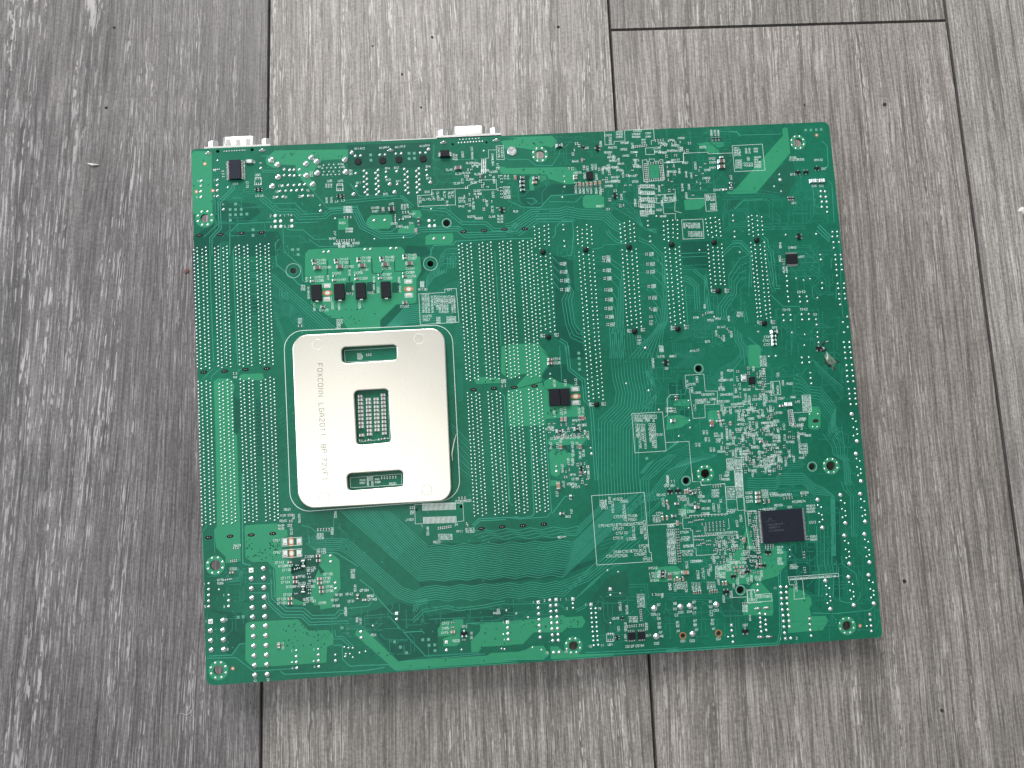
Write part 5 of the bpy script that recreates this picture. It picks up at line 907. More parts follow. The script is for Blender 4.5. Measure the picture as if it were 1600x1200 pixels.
# below the plate
sbox('D2', [(645,585),(640,405),(1085,392),(1095,555),(1030,565)], .22, False); sbox('D2', [(645,585),(715,582)], .22, False); txt('D2', [(595,545,'J1501'),(760,650,'RP150',1.,-90),(845,752,'R623'),(1055,655,'TP11'),(1150,632,'R1313'),(1155,655,'R1252'),(1090,372,'R2083R630'),(1025,590,'24'),(708,605,'1')]); block('D2', 595, 460, 640, 500, ['R'], .8); block('D2', 855, 675, 990, 735, ['R'], .85, True); padrow('D2', 860, 625, 975, 608, 7); padrow('D2', 600, 435, 635, 432, 3); padrow('D2', 1050, 345, 1105, 342, 3); padrow('D2', 1120, 580, 1130, 595, 2)
block('D1', 870, 370, 935, 405, ['R'], .85); block('D1', 1035, 370, 1070, 460, ['R'], .85, True); txt('D1', [(945,332,'R631'),(905,437,'R540'),(998,400,'R76',.95,-90),(1388,380,'R602',.95,-90)]); padrow('D1', 950, 385, 985, 383, 3); padrow('D1', 950, 480, 980, 478, 3); padrow('D1', 965, 440, 985, 438, 2); padrow('D1', 1225, 520, 1330, 515, 5)
txt('D1', [(480,665,'R424'),(445,882,'C556')]); block('D1', 290, 970, 355, 1030, ['R'], .85); padrow('D1', 360, 985, 420, 975, 4, False); padrow('D1', 445, 688, 485, 685, 3); padrow('D1', 418, 810, 470, 805, 4)
# VRM of the right bank
txt('N', [(60,470,'R1365'),(400,428,'R1306'),(100,568,'CF20'),(305,558,'RF21CF50'),(325,990,'CF33'),(305,1048,'RF59'),(180,290,'CF27',1.,-90),(218,280,'CF35',1.,-90),(105,310,'R617',1.,-90),(365,285,'CF51',1.,-90),(405,275,'CF41',1.,-90),(172,580,'CF68',1.,-90),(455,535,'C1087',1.,-90),(70,645,'CF42',1.,-90),(140,645,'CF21',1.,-90),(295,635,'CF84',1.,-90),(345,640,'CF11',1.,-90),(300,720,'RF26',1.,-90),(375,740,'RF98',1.,-90),(410,720,'RF30',1.,-90),(460,920,'CF18RF21',1.,-90),(135,1145,'CF3',1.,-90),(250,800,'RF4',1.,-90),(300,800,'RF7',1.,-90),(275,1175,'C08',.9,-90)])
cluster('N', 50, 360, 430, 560, 46, ['RF','CF'], .45); cluster('N', 190, 820, 460, 1070, 40, ['RF','CF'], .5); txt('C3', [(475,122,'C514'),(475,160,'C528'),(450,350,'CF29',1.,-90),(552,345,'CF24',1.,-90),(650,335,'CF19',1.,-90),(577,517+480,'',1.)]); txt('D3', [(578,517,'RA3'),(608,470,'CF4',.9,-90),(500,708,'10'),(1440,315,'R5142'),(1490,230,'Q52'),(1550,230,'Q51'),(1425,485,'CT54'),(1530,600,'CS05')]); block('D3', 480, 695, 505, 720, ['R'], .7); padrow('D3', 530, 705, 550, 702, 2, False); block('D3', 1360, 500, 1435, 575, ['CT'], .85, True); block('D3', 1480, 140, 1520, 220, ['R'], .85, True)
sbox('D3', [(795,323),(1283,292),(1330,845),(1347,848),(1355,932),(845,965)]); sbox('D3', [(1315,597),(1600,582)], .22, False); sbox('C3', [(1168,630),(1453,614),(1486,975),(1198,993)]); block('C3', 1185, 640, 1400, 708, ['CT','C'], .85, True); block('C3', 1205, 720, 1300, 960, ['CT'], .85, True, .7); block('C3', 1325, 720, 1395, 950, ['CT'], .85, True, .8); txt('C3', [(1415,825,'CT5151'),(1365,165,'R2RUV51',.9,-90),(1490,210,'Q3')]); block('C3', 1420, 0, 1460, 60, ['C'], .75, True)
sbox('C3', [(1470,665),(1500,640),(1495,490),(1530,455),(1600,452)], .22, False); sbox('C4', [(0,757),(182,748),(210,1065),(275,1062),(278,1090),(462,1080)], .22, False); block('C3', 1490, 570, 1560, 620, ['CT'], .8); block('C4', 0, 480, 55, 525, ['CT'], .8); padrow('C4', 70, 490, 75, 520, 3, False)
# middle right
sbox('C4', [(152,232),(298,222),(310,355),(403,355),(408,455),(380,460),(385,430)], .22, False); sbox('C4', [(152,232),(160,330),(185,335),(215,570),(310,562),(305,462),(450,455),(455,482),(610,475)], .22, False); txt('C4', [(208,302,'C870'),(253,368,'C856'),(330,382,'C870C873'),(280,425,'C846C851'),(370,418,'C868'),(290,445,'C870R1134'),(475,382,'C844C850'),(550,400,'C845'),(425,437,'R700'),(480,435,'C881'),(535,460,'R706'),(625,437,'C841'),(505,195,'R524'),(470,270,'R508R1125'),(438,330,'R501'),(438,345,'R139'),(968,298,'R330'),(905,412,'C557'),(830,435,'R743'),(885,525,'R730'),(862,588,'TP16'),(850,620,'TP3'),(1030,437,'L42'),(1072,570,'R756'),(1065,582,'R795'),(1050,620,'R794'),(1110,702,'R808'),(1070,690,'R753'),(870,702,'R748'),(630,345,'R518'),(670,702,'R714'),(635,685,'R716'),(570,655,'R750'),(525,720,'C530'),(565,510,'C872'),(585,578,'C821'),(590,615,'R702'),(695,790,'C827'),(855,800,'C1105'),(885,832,'R780'),(465,1045,'R196'),(820,510,'C874')], .95)
for q in [(168,295,'R170'),(245,265,'C862'),(205,350,'C887'),(228,485,'C711'),(560,260,'L43'),(578,320,'C110'),(606,725,'C80'),(690,740,'C8104'),(437,490,'R752'),(465,510,'R801'),(507,510,'C830'),(770,425,'R826C855'),(740,400,'C853'),(878,660,'C83'),(885,735,'R711'),(965,850,'R795'),(690,920,'R8123'),(742,920,'R730'),(775,950,'C800R791'),(810,960,'R8137'),(828,915,'R78'),(930,720,'R1C2'),(1035,700,'R702'),(1060,640,'R74'),(862,425,'R741'),(480,690,'R80114'),(530,750,'C830'),(800,640,'R79132')]: txt('C4', [(q[0], q[1], q[2], .95, -90)])
for a in [(735,75,790,170,True),(535,330,562,375,True),(865,210,890,250,False),(900,270,930,315,True),(975,390,1020,415,False),(850,590,880,600,False),(375,680,425,715,False),(390,725,440,760,False),(300,715,350,750,True),(285,660,335,695,True),(340,795,390,830,True),(225,760,275,795,True),(420,780,450,820,True),(575,815,645,860,False),(515,815,560,870,True),(870,870,915,920,True),(460,980,500,1020,False),(0,1010,30,1090,False),(1040,865,1085,890,False)]: block('C4', a[0], a[1], a[2], a[3], ['C','R'], .82, a[4])
sbox('C4', [(820,282),(890,277),(900,382),(825,388)]); block('C4', 825, 285, 850, 380, ['R'], .85, True); block('C4', 860, 310, 890, 380, ['R'], .85, True); sbox('C4', [(1065,388),(1130,386),(1140,515),(1075,520)]); block('C4', 1068, 392, 1135, 515, ['C','R'], .85, True, 1, 1.1); sbox('C4', [(955,503),(990,500),(1000,620),(968,625)]); sbox('C4', [(992,525),(1135,518)], .22, False); sbox('C4', [(1040,770),(1105,768),(1110,840),(1045,842)]); block('C4', 1045, 775, 1105, 840, ['R'], .8); sbox('C4', [(475,885),(590,872),(605,1100),(545,1100),(535,970),(480,975)]); block('C4', 480, 885, 590, 970, ['R','C'], .85, True, 1, 1.08); block('C4', 540, 970, 600, 1100, ['R','C'], .85, True, 1, 1.08); sbox('C4', [(605,475),(612,460),(660,455),(665,500),(690,510),(730,508)], .2, False); sbox('C4', [(600,500),(640,497),(642,545),(610,548)]); sbox('C4', [(700,320),(705,345),(760,340),(775,300),(815,296)], .2, False); sbox('C4', [(650,655),(700,660),(720,635)], .2, False); sbox('C4', [(590,225),(628,222),(632,280),(592,282)])
for k in range(8): padrow('C4', 968 + 3*k, 512 + 14*k, 985 + 3*k, 511 + 14*k, 2, False); padrow('C4', 757 + k, 180 + 20*k, 770 + k, 180 + 20*k, 2, False)
cluster('C4', 560, 360, 830, 1010, 150, ['C8','R7','R8'], .42); cluster('C4', 640, 180, 760, 370, 26, ['R','C'], .4); cluster('C4', 820, 600, 1080, 900, 44, ['R7','C'], .4); cluster('C4', 430, 470, 600, 860, 50, ['R8','C8'], .42); cluster('C4', 420, 180, 560, 360, 8, ['R5'], .3); cluster('C4', 820, 860, 980, 1000, 14, ['R7'], .45); cluster('C4', 600, 760, 900, 1000, 70, ['R7','C8'], .5); cluster('C4', 600, 470, 860, 700, 60, ['R7','C8'], .5)
txt('B4', [(1092,148,'CM842'),(1168,228,'U807'),(988,130,'RM86',.95,-90),(985,245,'CM28',.95,-90),(940,838,'R15'),(875,918,'C731'),(868,950,'C742'),(875,985,'C727'),(640,712,'TP61'),(640,735,'R815'),(385,775,'TP53'),(448,762,'TP54'),(360,958,'Q19'),(480,835,'R1147'),(435,890,'R491',.95,-90),(500,930,'R708',.95,-90),(565,895,'R708',.95,-90),(65,1085,'R462'),(1170,530,'E3-E2'),(1040,685,'T3-T3'),(1190,680,'T3-E2'),(1290,725,'E3'),(1025,345,'',1)], .98)
block('B4', 360, 690, 412, 725, ['C'], .85); block('B4', 235, 735, 290, 770, ['R'], .85); block('B4', 205, 1022, 260, 1058, ['R'], .8); block('B4', 1005, 310, 1055, 370, ['R'], .8, True); block('B4', 530, 730, 555, 790, ['R'], .85, True); block('B4', 325, 630, 345, 680, ['R'], .85, True); padrow('B4', 320, 730, 345, 715, 2); padrow('B4', 270, 1035, 285, 1030, 2); padrow('B4', 460, 915, 480, 930, 2); padrow('B4', 530, 850, 545, 870, 2); padrow('B4', 1015, 250, 1020, 290, 3, False)
# lower right
sbox('F', [(515,0),(522,128),(645,125),(655,185),(1025,155),(1065,640)], .22, False); sbox('F', [(1038,208),(1195,200),(1210,400),(1048,405)]); block('F', 1065, 220, 1185, 390, ['R','C'], .9); sbox('F', [(1195,0),(1205,375),(1320,370),(1300,0)], .2, False); block('F', 1200, 0, 1310, 365, ['R','C'], .85, True, 1, 1.06); sbox('F', [(1210,400),(1225,575),(1330,570),(1315,375)], .22, False); sbox('F', [(1325,375),(1345,585),(1505,575),(1560,1200)], .22, False); sbox('F', [(1380,590),(1400,815)], .22, False); sbox('F', [(470,655),(1060,630)], .26, False); sbox('F', [(0,797),(365,772),(365,695),(470,690),(475,655)], .22, False); sbox('F', [(365,772),(378,862),(485,855),(490,885),(520,882),(540,1170)], .22, False); sbox('F', [(1080,700),(1095,860),(1065,865)], .22, False); sbox('F', [(700,825),(720,935),(830,930)], .22, False); sbox('F', [(535,990),(840,965),(1220,960),(1230,1010)], .22, False); sbox('F', [(1330,575),(1365,900),(1420,1200)], .22, False)
for k in range(11): padrow('F', 500 + 53*k, 668 - 3*k, 502 + 53*k, 690 - 3*k, 1)
for k in range(7):
    padrow('F', 670 + 56*k, 790 - 6*k, 672 + 56*k, 790, 1)
    if k < 6: padrow('F', 730 + 56*k, 835 - 5*k, 732 + 56*k, 880, 2)
for k in range(7): padrow('F', 560 + 55*k, 975 - 5*k, 562 + 55*k, 975, 1, False)
for a in [(590,900),(560,1035),(640,1035),(600,1120),(660,1090),(750,1050),(750,1110),(640,720),(560,730),(470,760)]: padrow('F', a[0], a[1], a[0] + 40, a[1] - 4, 2, False)
block('F', 845, 905, 1235, 945, ['C'], .85, False, 1, 1.1); cluster('F', 860, 970, 1330, 1180, 60, ['CT','C'], .45); txt('F', [(395,915,'CT534'),(415,1000,'CT526'),(400,1035,'CT535'),(455,1132,'CT512'),(350,360,'R5328'),(360,410,'CT503'),(500,590,'CT507'),(720,625,'CT508'),(740,430,'R5138'),(730,545,'R5180'),(1140,575,'CT507'),(1120,605,'CT541'),(1405,300,'CS62'),(1405,370,'CS76'),(1410,435,'CS79'),(180,820,'CS05')], 1.0)
block('F', 810, 240, 950, 375, ['R','C'], .9); block('F', 105, 30, 160, 150, ['RT'], .85, True); padrow('F', 190, 120, 235, 115, 2); block('F', 300, 550, 420, 680, ['R','CT'], .85, True); block('F', 395, 460, 540, 520, ['CT'], .9); block('F', 120, 860, 250, 1100, ['CT'], .85, True, 1, 1.05); block('G', 130, 60, 255, 420, ['CT'], .85, True, 1, 1.05); txt('F', [(60,450,'CT507',1.,-90),(645,360,'CT5115',1.,-90),(850,530,'CS507',1.,-90),(930,540,'CS512',1.,-90),(960,430,'C6',1.,-90),(1275,700,'CP52',1.,-90),(1215,780,'CS18',1.,-90)])
padrow('F', 845, 200, 960, 192, 4); padrow('F', 960, 25, 960, 85, 3, False); block('F', 1010, 10, 1090, 60, ['R'], .85); txt('F', [(1050,90,'R196')]); cluster('F', 1390, 590, 1500, 800, 16, ['R'], 0); cluster('F', 1440, 830, 1540, 1200, 22, ['R'], .2); cluster('F', 430, 250, 660, 500, 20, ['CT','R'], .5)
sbox('G', [(530,0),(540,165),(575,170),(580,280),(905,260),(900,190)], .22, False); txt('G', [(455,130,'CT5128'),(430,215,'CT510RT5'),(445,265,'CT5126'),(570,368,'CT5104'),(265,555,'C507'),(170,765,'C543',1.,-90),(245,780,'CT531',1.,-90),(288,755,'CS46',1.,-90),(330,750,'CS42',1.,-90),(375,755,'CS42',1.,-90),(420,770,'CT5128',1.,-90),(605,580,'CT508',1.,-90),(685,560,'CT5127',1.,-90),(770,550,'C587',1.,-90),(800,470,'CT50',1.,-90),(430,430,'CT56',1.,-90),(1005,960,'RT69',1.,-90),(1115,890,'RT50',1.,-90),(250,1030,'B6'),(245,1115,'D3'),(545,1010,'B7'),(555,1100,'D8'),(475,1155,'CG4'),(335,1165,'CG3'),(805,1000,'B1'),(805,1080,'D2'),(890,1135,'CG3'),(1465,970,'CT542'),(1160,760,'R51',1.,-90),(1225,680,'C570',1.,-90),(1385,680,'C517',1.,-90),(1440,640,'R560',1.,-90),(1515,640,'C57',1.,-90),(1570,640,'C58',1.,-90)], 1.0)
block('G', 500, 695, 650, 830, ['CT'], .9, True); block('G', 740, 685, 885, 820, ['CT'], .9, True); block('G', 830, 275, 870, 420, ['CT'], .85, True); block('G', 870, 440, 1040, 640, ['CT','R'], .85, False, .8, 1.12); block('G', 895, 640, 955, 750, ['R'], .85, True); block('G', 1030, 410, 1135, 530, ['C'], .85, False, .9); cluster('G', 860, 20, 1200, 420, 80, ['CT','C'], .45); cluster('G', 1100, 330, 1600, 600, 40, ['C','R'], .4); txt('G', [(1360,215,'CS20'),(1350,258,'C5017'),(1440,295,'CT52'),(1325,330,'C507'),(1435,155,'CS514'),(1180,385,'C500R5'),(1470,365,'CT52'),(1280,520,'C528'),(1295,605,'C567')]); block('G', 10, 860, 80, 920, ['CT'], .85, True)
sbox('G', [(1135,820),(1145,935),(1375,925),(1365,815),(1490,810),(1500,900),(1600,895)], .22, False); sbox('G', [(1375,925),(1380,1025),(1600,1010)], .22, False); block('G', 1410, 830, 1470, 990, ['C'], .9, True); sbox('E4', [(568,192),(572,272),(740,262),(735,210),(622,218),(615,185)]); txt('E4', [(675,232,'CS567CS60'),(553,430,'CB7')]); block('E4', 530, 290, 575, 340, ['R'], .8); padrow('E4', 535, 280, 560, 278, 3); block('E4', 578, 360, 592, 400, ['R'], .8, True)
txt('D4', [(613,235,'CS62'),(613,267,'CS78'),(615,298,'CS79'),(795,240,'CT501'),(795,252,'CS52'),(875,250,'RS2DRC551'),(1020,235,'RS25A'),(830,327,'RS15A'),(913,340,'US4'),(765,355,'RS32RS37'),(980,300,'RS32RS74'),(1080,452,'CS13'),(940,768,'DS11'),(945,785,'CS507'),(235,738,'CT5104')], 1.0); block('D4', 705, 210, 755, 275, ['CS'], .8, True); block('D4', 1035, 320, 1100, 385, ['RS'], .85); block('D4', 1060, 545, 1115, 590, ['RS'], .85); block('D4', 820, 625, 865, 685, ['R'], .85); block('D4', 820, 710, 868, 765, ['R'], .85); padrow('D4', 690, 358, 720, 356, 3, False); padrow('D4', 735, 625, 790, 620, 4); padrow('D4', 735, 640, 790, 635, 4); padrow('D4', 870, 275, 930, 270, 4); padrow('D4', 1000, 255, 1030, 250, 2); padrow('D4', 1040, 555, 1045, 575, 2, False); padrow('D4', 1015, 670, 1018, 710, 3, False); padrow('D4', 1020, 785, 1025, 820, 3, False)
for k in range(14): padrow('D4', 650 + 2.2*k, 480 + 15*k, 664 + 2.2*k, 479 + 15*k, 2, False)
sbox('D4', [(605,375),(662,368),(690,680),(668,682)], .22, False); sbox('E4', [(850,95),(1198,70),(1202,92),(855,115)]); block('E4', 862, 93, 1190, 106, ['CT','CS'], .85, False, 1, 1.1); sbox('E4', [(855,115),(860,150),(890,150),(893,250),(962,245),(950,112)], .22, False); block('E4', 890, 120, 920, 245, ['CT','R'], .9, True); txt('E4', [(760,173,'11'),(910,520,'2'),(798,525,'1'),(122,540,'CG1'),(185,538,'CG2'),(368,525,'CG1'),(75,360,'C2'),(85,410,'B1'),(85,435,'B2'),(90,470,'A1'),(205,400,'B7'),(205,428,'B8'),(215,462,'A7'),(328,395,'B1'),(325,420,'B2'),(335,455,'A1'),(200,345,'C7'),(318,335,'C1'),(318,358,'C2')], 1.0)
# bottom edge
txt('E3', [(1370,472,'CG5'),(1398,742,'CG2'),(1418,385,'B7'),(1415,478,'C7'),(1418,512,'C8'),(1425,558,'B7'),(1425,592,'B8'),(1435,640,'A7'),(1445,675,'A8'),(970,752,'U61'),(1150,770,'CS137'),(1243,763,'CS154'),(1320,668,'US11'),(1018,510,'U518'),(1365,45,'RT510'),(1370,95,'LT512'),(1375,125,'LT514'),(1380,160,'RT514'),(868,420,'19'),(782,770,'10'),(895,760,'11'),(383,830,'15'),(557,820,'16'),(360,345,'2'),(510,335,'1'),(258,362,'1'),(560,333,'1'),(567,420,'3'),(742,385,'1'),(1520,215,'C543',1.,-90),(1060,400,'CT580',1.,-90),(1122,430,'RT518',1.,-90),(1110,690,'US17',1.,-90),(1110,590,'RT505',1.,-90),(1045,610,'CS1',1.,-90)], 1.0)
block('E3', 1215, 285, 1290, 410, ['CT'], .85, True); block('E3', 1395, 270, 1470, 310, ['CS'], .85); padrow('E3', 1360, 290, 1390, 288, 2); block('E3', 1140, 490, 1225, 550, ['CT','R'], .85, True); block('E3', 1285, 550, 1325, 625, ['R'], .85); padrow('E3', 1250, 430, 1255, 530, 6, False); padrow('E3', 1130, 585, 1210, 578, 5); padrow('E3', 1240, 575, 1275, 572, 3); sbox('E3', [(935,655),(1000,650),(1003,722),(936,726)])
for k in range(3): padrow('E3', 950 + 20*k, 655, 950 + 20*k, 712, 2)
txt('E2', [(175,190,'CF134'),(235,245,'RF81'),(245,275,'CF143'),(260,605,'R54'),(925,497,'C412'),(925,542,'C405'),(918,583,'C415'),(1102,525,'Q12'),(1025,658,'R220'),(1165,610,'R116',1.,-90),(1400,402,'R489'),(135,480,'CF71',.9,-90),(105,465,'R08',.9,-90),(1460,487,'1'),(1470,648,'4')], 1.0); padrow('E2', 1405, 375, 1420, 373, 2)
txt('E1', [(585,1022,'12',1.,-90),(705,1018,'24',1.,-90),(840,705,'C170',.9,-90),(115,135,'1'),(122,343,'5'),(295,237,'1'),(297,343,'3'),(925,752,'1'),(1130,740,'1'),(930,912,'4'),(1135,900,'4'),(132,480,'1'),(320,463,'5'),(330,738,'8'),(1425,400,'RF33',.9,-90)], 1.0)
# vias
VIA = MB()
for t, l in {'E1': [(1410,718),(1450,725),(1490,725),(1425,780),(1463,780),(1418,805),(1490,812),(1552,772),(250,185)], 'E2': [(1490,378),(1580,408),(1445,733),(1473,738),(1075,742),(252,520),(185,757),(130,770)], 'E3': [(210,503),(250,780),(333,803),(945,65),(1043,82),(1062,280),(972,553),(100,468),(8,440)], 'A3': [(527,760),(1398,935),(548,615)], 'A4': [(1008,660),(1073,705)], 'B4': [(293,170),(643,190),(1127,415),(1192,430),(1247,418),(1312,580),(800,873),(1092,882),(1202,897),(1197,990),(420,745)], 'A1': [(295,300),(390,550),(1385,838)], 'A2': [(1280,330),(792,868),(268,1145),(538,1133)], 'C3': [(1118,352),(1420,593)], 'C4': [(105,707),(1000,620)], 'D4': [(915,655),(915,705)]}.items():
    for u, v in l: c = PT(t, u, v); VIA.lathe([(.42, .02), (.36, .1), (.15, .13)], c[0], c[1], 8)
DARK = MB()
for t, r, n in [('V', (200,760,1100,1060), 26), ('D1', (560,610,880,800), 40), ('C3', (380,590,480,660), 16), ('A4', (660,200,1140,700), 16), ('E1', (830,490,1240,720), 40), ('E4', (760,20,820,100), 4), ('E2', (1180,520,1560,720), 12), ('E3', (80,520,720,600), 24), ('A1', (60,240,240,780), 6), ('A1', (800,230,1480,290), 16), ('A3', (20,220,420,290), 12), ('A3', (20,500,620,560), 12), ('D4', (700,760,860,860), 8), ('E4', (880,220,1100,460), 12), ('N', (100,690,200,740), 10), ('C2', (1250,310,1400,340), 5), ('W', (0,260,160,340), 12), ('E2', (120,600,480,900), 12), ('E2', (560,830,1560,900), 8)]:
    for _ in range(n): c = PT(t, random.uniform(r[0], r[2]), random.uniform(r[1], r[3])); DARK.disc(c[0], c[1], random.uniform(.22, .42), .037, 0, 8)
for _ in range(420):
    vx, vy = random.uniform(330, 1340), random.uniform(245, 1040)
    if vx > 1270 + (vy - 190)*.104 or vy > 1052 - (vx - 330)*.0717: continue
    c = P(vx, vy); FNV = random.uniform(.22, .34)
    if any(math.dist(c, h) < rr_ + .6 for h, rr_ in HOLES): continue
    DARK.disc(c[0], c[1], FNV, .048, 1, 8)
tag(SK.build('silkscreen_print', M['silk'], pcb), kind='stuff'); tag(PADS.build('small_land_pads', [M['pad'], M['clear']], pcb), kind='stuff'); tag(VIA.build('tinned_vias', M['solder'], pcb, True), kind='stuff'); tag(DARK.build('tented_vias', [M['clear'], M['trace']], pcb), kind='stuff')
# print on the big memory chip
mk = MB(); put(mk, (-fw*.16, fd*.06), 'S29GL256P10TFI', .72, 0, .10, 1.115); put(mk, (-fw*.21, -fd*.03), '052BR37 B', .72, 0, .10, 1.115); put(mk, (-fw*.17, -fd*.13), 'C12 SPANSION', .72, 0, .10, 1.115)
mk.strip([(-fw*.41, fd*.17), (-fw*.32, fd*.17), (-fw*.33, fd*.25), (-fw*.28, fd*.26), (-fw*.26, fd*.19), (-fw*.22, fd*.16), (-fw*.17, fd*.17)], .14, 1.115); mk.build('chip_print', M['mark'], flash)

# ---- steel back plate of the processor socket
PZ = 2.9
def LP(u, v, z=PZ): return PT('L', u, v, z)
pl_out = rounded([LP(62,92), LP(985,45), LP(1030,1092), LP(102,1143)], [6.6, 6.6, 6.2, 7.6], 8)
wins = [rounded([LP(362,165), LP(695,148), LP(700,240), LP(368,262)], 1.9, 4), rounded([LP(438,428), LP(645,416), LP(662,738), LP(455,756)], 2.0, 4), rounded([LP(395,930), LP(732,908), LP(738,1005), LP(402,1032)], 1.9, 4)]
plate = slab('socket_back_plate', pl_out, wins, .45, PZ, M['steel'], board, .45); plate['label'] = 'cream nickel-plated steel plate with three rectangular windows and stamped lettering'
for p in plate.data.polygons: p.use_smooth = abs(p.normal.z) < .97
und = MB()                                                            # near-black sheet, its colour standing for the shadowed gap under the plate
gap_sheet = slab('plate_gap_shadow', rounded([LP(75,110), LP(975,62), LP(1018,1078), LP(115,1128)], 6, 6), wins, .0, .5, M['gap'], board)
rv = MB(); rv.lathe([(2.6, .0), (2.52, .04), (2.2, .04), (2.12, .022), (0, .022)], 0, 0, 30, cap=False, mm=[0, 0, 0, 1]); rv_me = rv.mesh('rivet', [M['rivet'], M['steel']])
for u, v in [(217,150),(832,115),(254,1070),(878,1027)]:
    o = link('rivet', rv_me, plate, (*LP(u, v), PZ - .02))
st = MB()
for s, (u0, v0), (u1, v1) in [('FOXCONN', (231,273), (238,452)), ('LGA2011', (240,513), (250,694)), ('BP', (254,764), (257,792)), ('72VF1', (258,842), (263,962))]:
    for i, ch in enumerate(s):
        f = i/max(1, len(s)-1); put(st, LP(u0 + (u1-u0)*f, v0 + (v1-v0)*f), ch, 2.15, -math.pi/2, .19, PZ + .03, wid=.66)
st.build('stamped_lettering', M['stamp'], plate)

# ---- connectors that look out under the top edge
def dshell(name, cx, w, y0, ln, zc, label, sm='nickel'):
    """cx, y0 board mm; D-sub shell along +y with flange and jack screws"""
    e = bpy.data.objects.new(name, None); COL.objects.link(e); e.parent = board; e.location = (cx*.001, y0*.001, zc*.001); e['label'] = label
    fl = MB(); fl.box(-15.4, 15.4, -.1, .9, -6.0, 6.0, 0, .0); fl.build('flange', M['nickel'], e)
    sh = MB(); h = 4.0; prof = rounded([(-w/2, h), (w/2, h), (w/2 - 1.6, -h), (-w/2 + 1.6, -h)], 2.0, 5); n = len(prof)
    pr = [(x, z) for x, z in prof]; inn = [(x*.93, z*.9) for x, z in pr]
    base = len(sh.v)
    for (ring, y) in ((pr, .9), (pr, ln - .5), ([(x*.97, z*.95) for x, z in pr], ln), (inn, ln), (inn, 1.2)): sh.v += [(x, y, z) for x, z in ring]
    for k in range(4):
        for i in range(n): j = (i+1) % n; sh.f.append((base + k*n + i, base + k*n + j, base + (k+1)*n + j, base + (k+1)*n + i)); sh.m.append(0)
    sh.f.append(tuple(base + 4*n + i for i in range(n))); sh.m.append(1)
    o = sh.build('shell', [M[sm], M['chip']], e, True)
    dm = MB()
    for q in (-.28, 0, .28):
        for s_ in (1,): dm.box(q*w - 1.1, q*w + 1.1, 1.7, ln - 1.6, h - .02, h + .10, 0, .05)
    if 'serial' in name: dm.build('shell_dimples', M['nickel_dark'], o)
    for s_ in (-1, 1):
        jk = MB(); r = 2.7
        for (ya, yb, rr, nn) in ((.9, 5.2, r, 6), (5.2, 5.6, r*.8, 6)):
            b0 = len(jk.v)
            for y in (ya, yb):
                for i in range(6): a = math.pi/6 + i*math.pi/3; jk.v.append((s_*12.5 + rr*math.cos(a), y, rr*math.sin(a)))
            for i in range(6): j = (i+1) % 6; jk.f.append((b0+i, b0+j, b0+6+j, b0+6+i)[::-1]); jk.m.append(0)
            jk.f.append(tuple(b0 + 6 + i for i in range(6))[::-1]); jk.m.append(0)
        jk.build('jack_screw', M['nickel'], e)
    bd = MB(); bd.box(-15.2, 15.2, -11, -.1, -5.9, 4.5, 0, .1); bd.build('housing', M['chip'], e)
    return e
zc = -7.2
def topy(px, py, z): return P(px, py, z)
a = P(371.5, 231.5, -2); dshell('serial_port', a[0], 16.5, a[1] + .1, 6.4, zc, 'serial port with silver shell and two jack screws under the top edge')
a = P(733, 214, -2); dshell('video_port', a[0], 16.8, a[1] + .1, 6.2, zc, 'video port with grey shell and two jack screws under the top edge', 'nickel_dark')
a0, a1 = P(505, 224, -2), P(683, 216.5, -2)
m = MB(); m.box(a0[0], (a0[0]+a1[0])/2 - .4, a0[1] - 20, a0[1] - .9, -30, -TH - .3, 0, .2); m.build('network_jack_can', M['nickel'], board)
m = MB(); m.box((a0[0]+a1[0])/2 + .4, a1[0], a0[1] - 20, a1[1] + .5, -29, -TH - .3, 0, .2); m.build('usb_jack_can', M['nickel'], board)
# component-side parts that carry the board's weight
def under(name, t0, t1, w, h, mat):
    q0, q1 = PT(*t0), PT(*t1); L = math.dist(q0, q1); m = MB(); m.box(-w/2, w/2, -L/2, L/2, -TH - h, -TH - .02, 0); o = m.build(name, M[mat], board)
    o.location = ((q0[0]+q1[0])*.0005, (q0[1]+q1[1])*.0005, 0); o.rotation_euler = (0, 0, math.atan2(q1[1]-q0[1], q1[0]-q0[0]) - math.pi/2)
for d in DIMM: under('memory_slot', d[1][0], d[6][1], 6.4, 8.5, 'slot')
for d in PCIE: under('expansion_slot', d[1][0], d[6][1], 7.4, 8.2, 'slot')
under('power_connector', ('E1',605,0), ('E1',640,985), 9, 10, 'slot')
under('header_row', ('D4',1190,330), ('D4',1230,980), 26, 7.0, 'slot')

# ---- scar: a gouge with torn mask near the right edge
def lump(m, p, z0, z1, mi, n=14, j=.25):
    c = P(sum(a[0] for a in p)/len(p), sum(a[1] for a in p)/len(p)); r1 = []; 
    b = [P(*a) for a in p]; k = len(m.v)
    m.v += [(x, y, z0) for x, y in b] + [(c[0] + (x-c[0])*.62 + random.uniform(-j, j)*.3, c[1] + (y-c[1])*.62 + random.uniform(-j, j)*.3, z1*random.uniform(.6, 1.1)) for x, y in b] + [(c[0], c[1], z1)]
    N = len(b)
    for i in range(N): q = (i+1) % N; m.f += [(k+i, k+q, k+N+q, k+N+i), (k+N+i, k+N+q, k+2*N)]; m.m += [mi, mi]
sc = MB(); TILE['S'] = (1260, 520, 15.)
lump(sc, pts(['S',(455,470),(510,480),(590,560),(680,640),(760,680),(690,720),(640,790),(680,885),(630,890),(590,800),(500,770),(430,680),(420,560)]), .02, .5, 0)
lump(sc, pts(['S',(230,400),(260,350),(330,330),(440,350),(480,400),(440,430),(380,440),(280,440)]), .02, .5, 1); lump(sc, pts(['S',(370,230),(400,200),(430,200),(420,290),(350,300)]), .02, .3, 1)
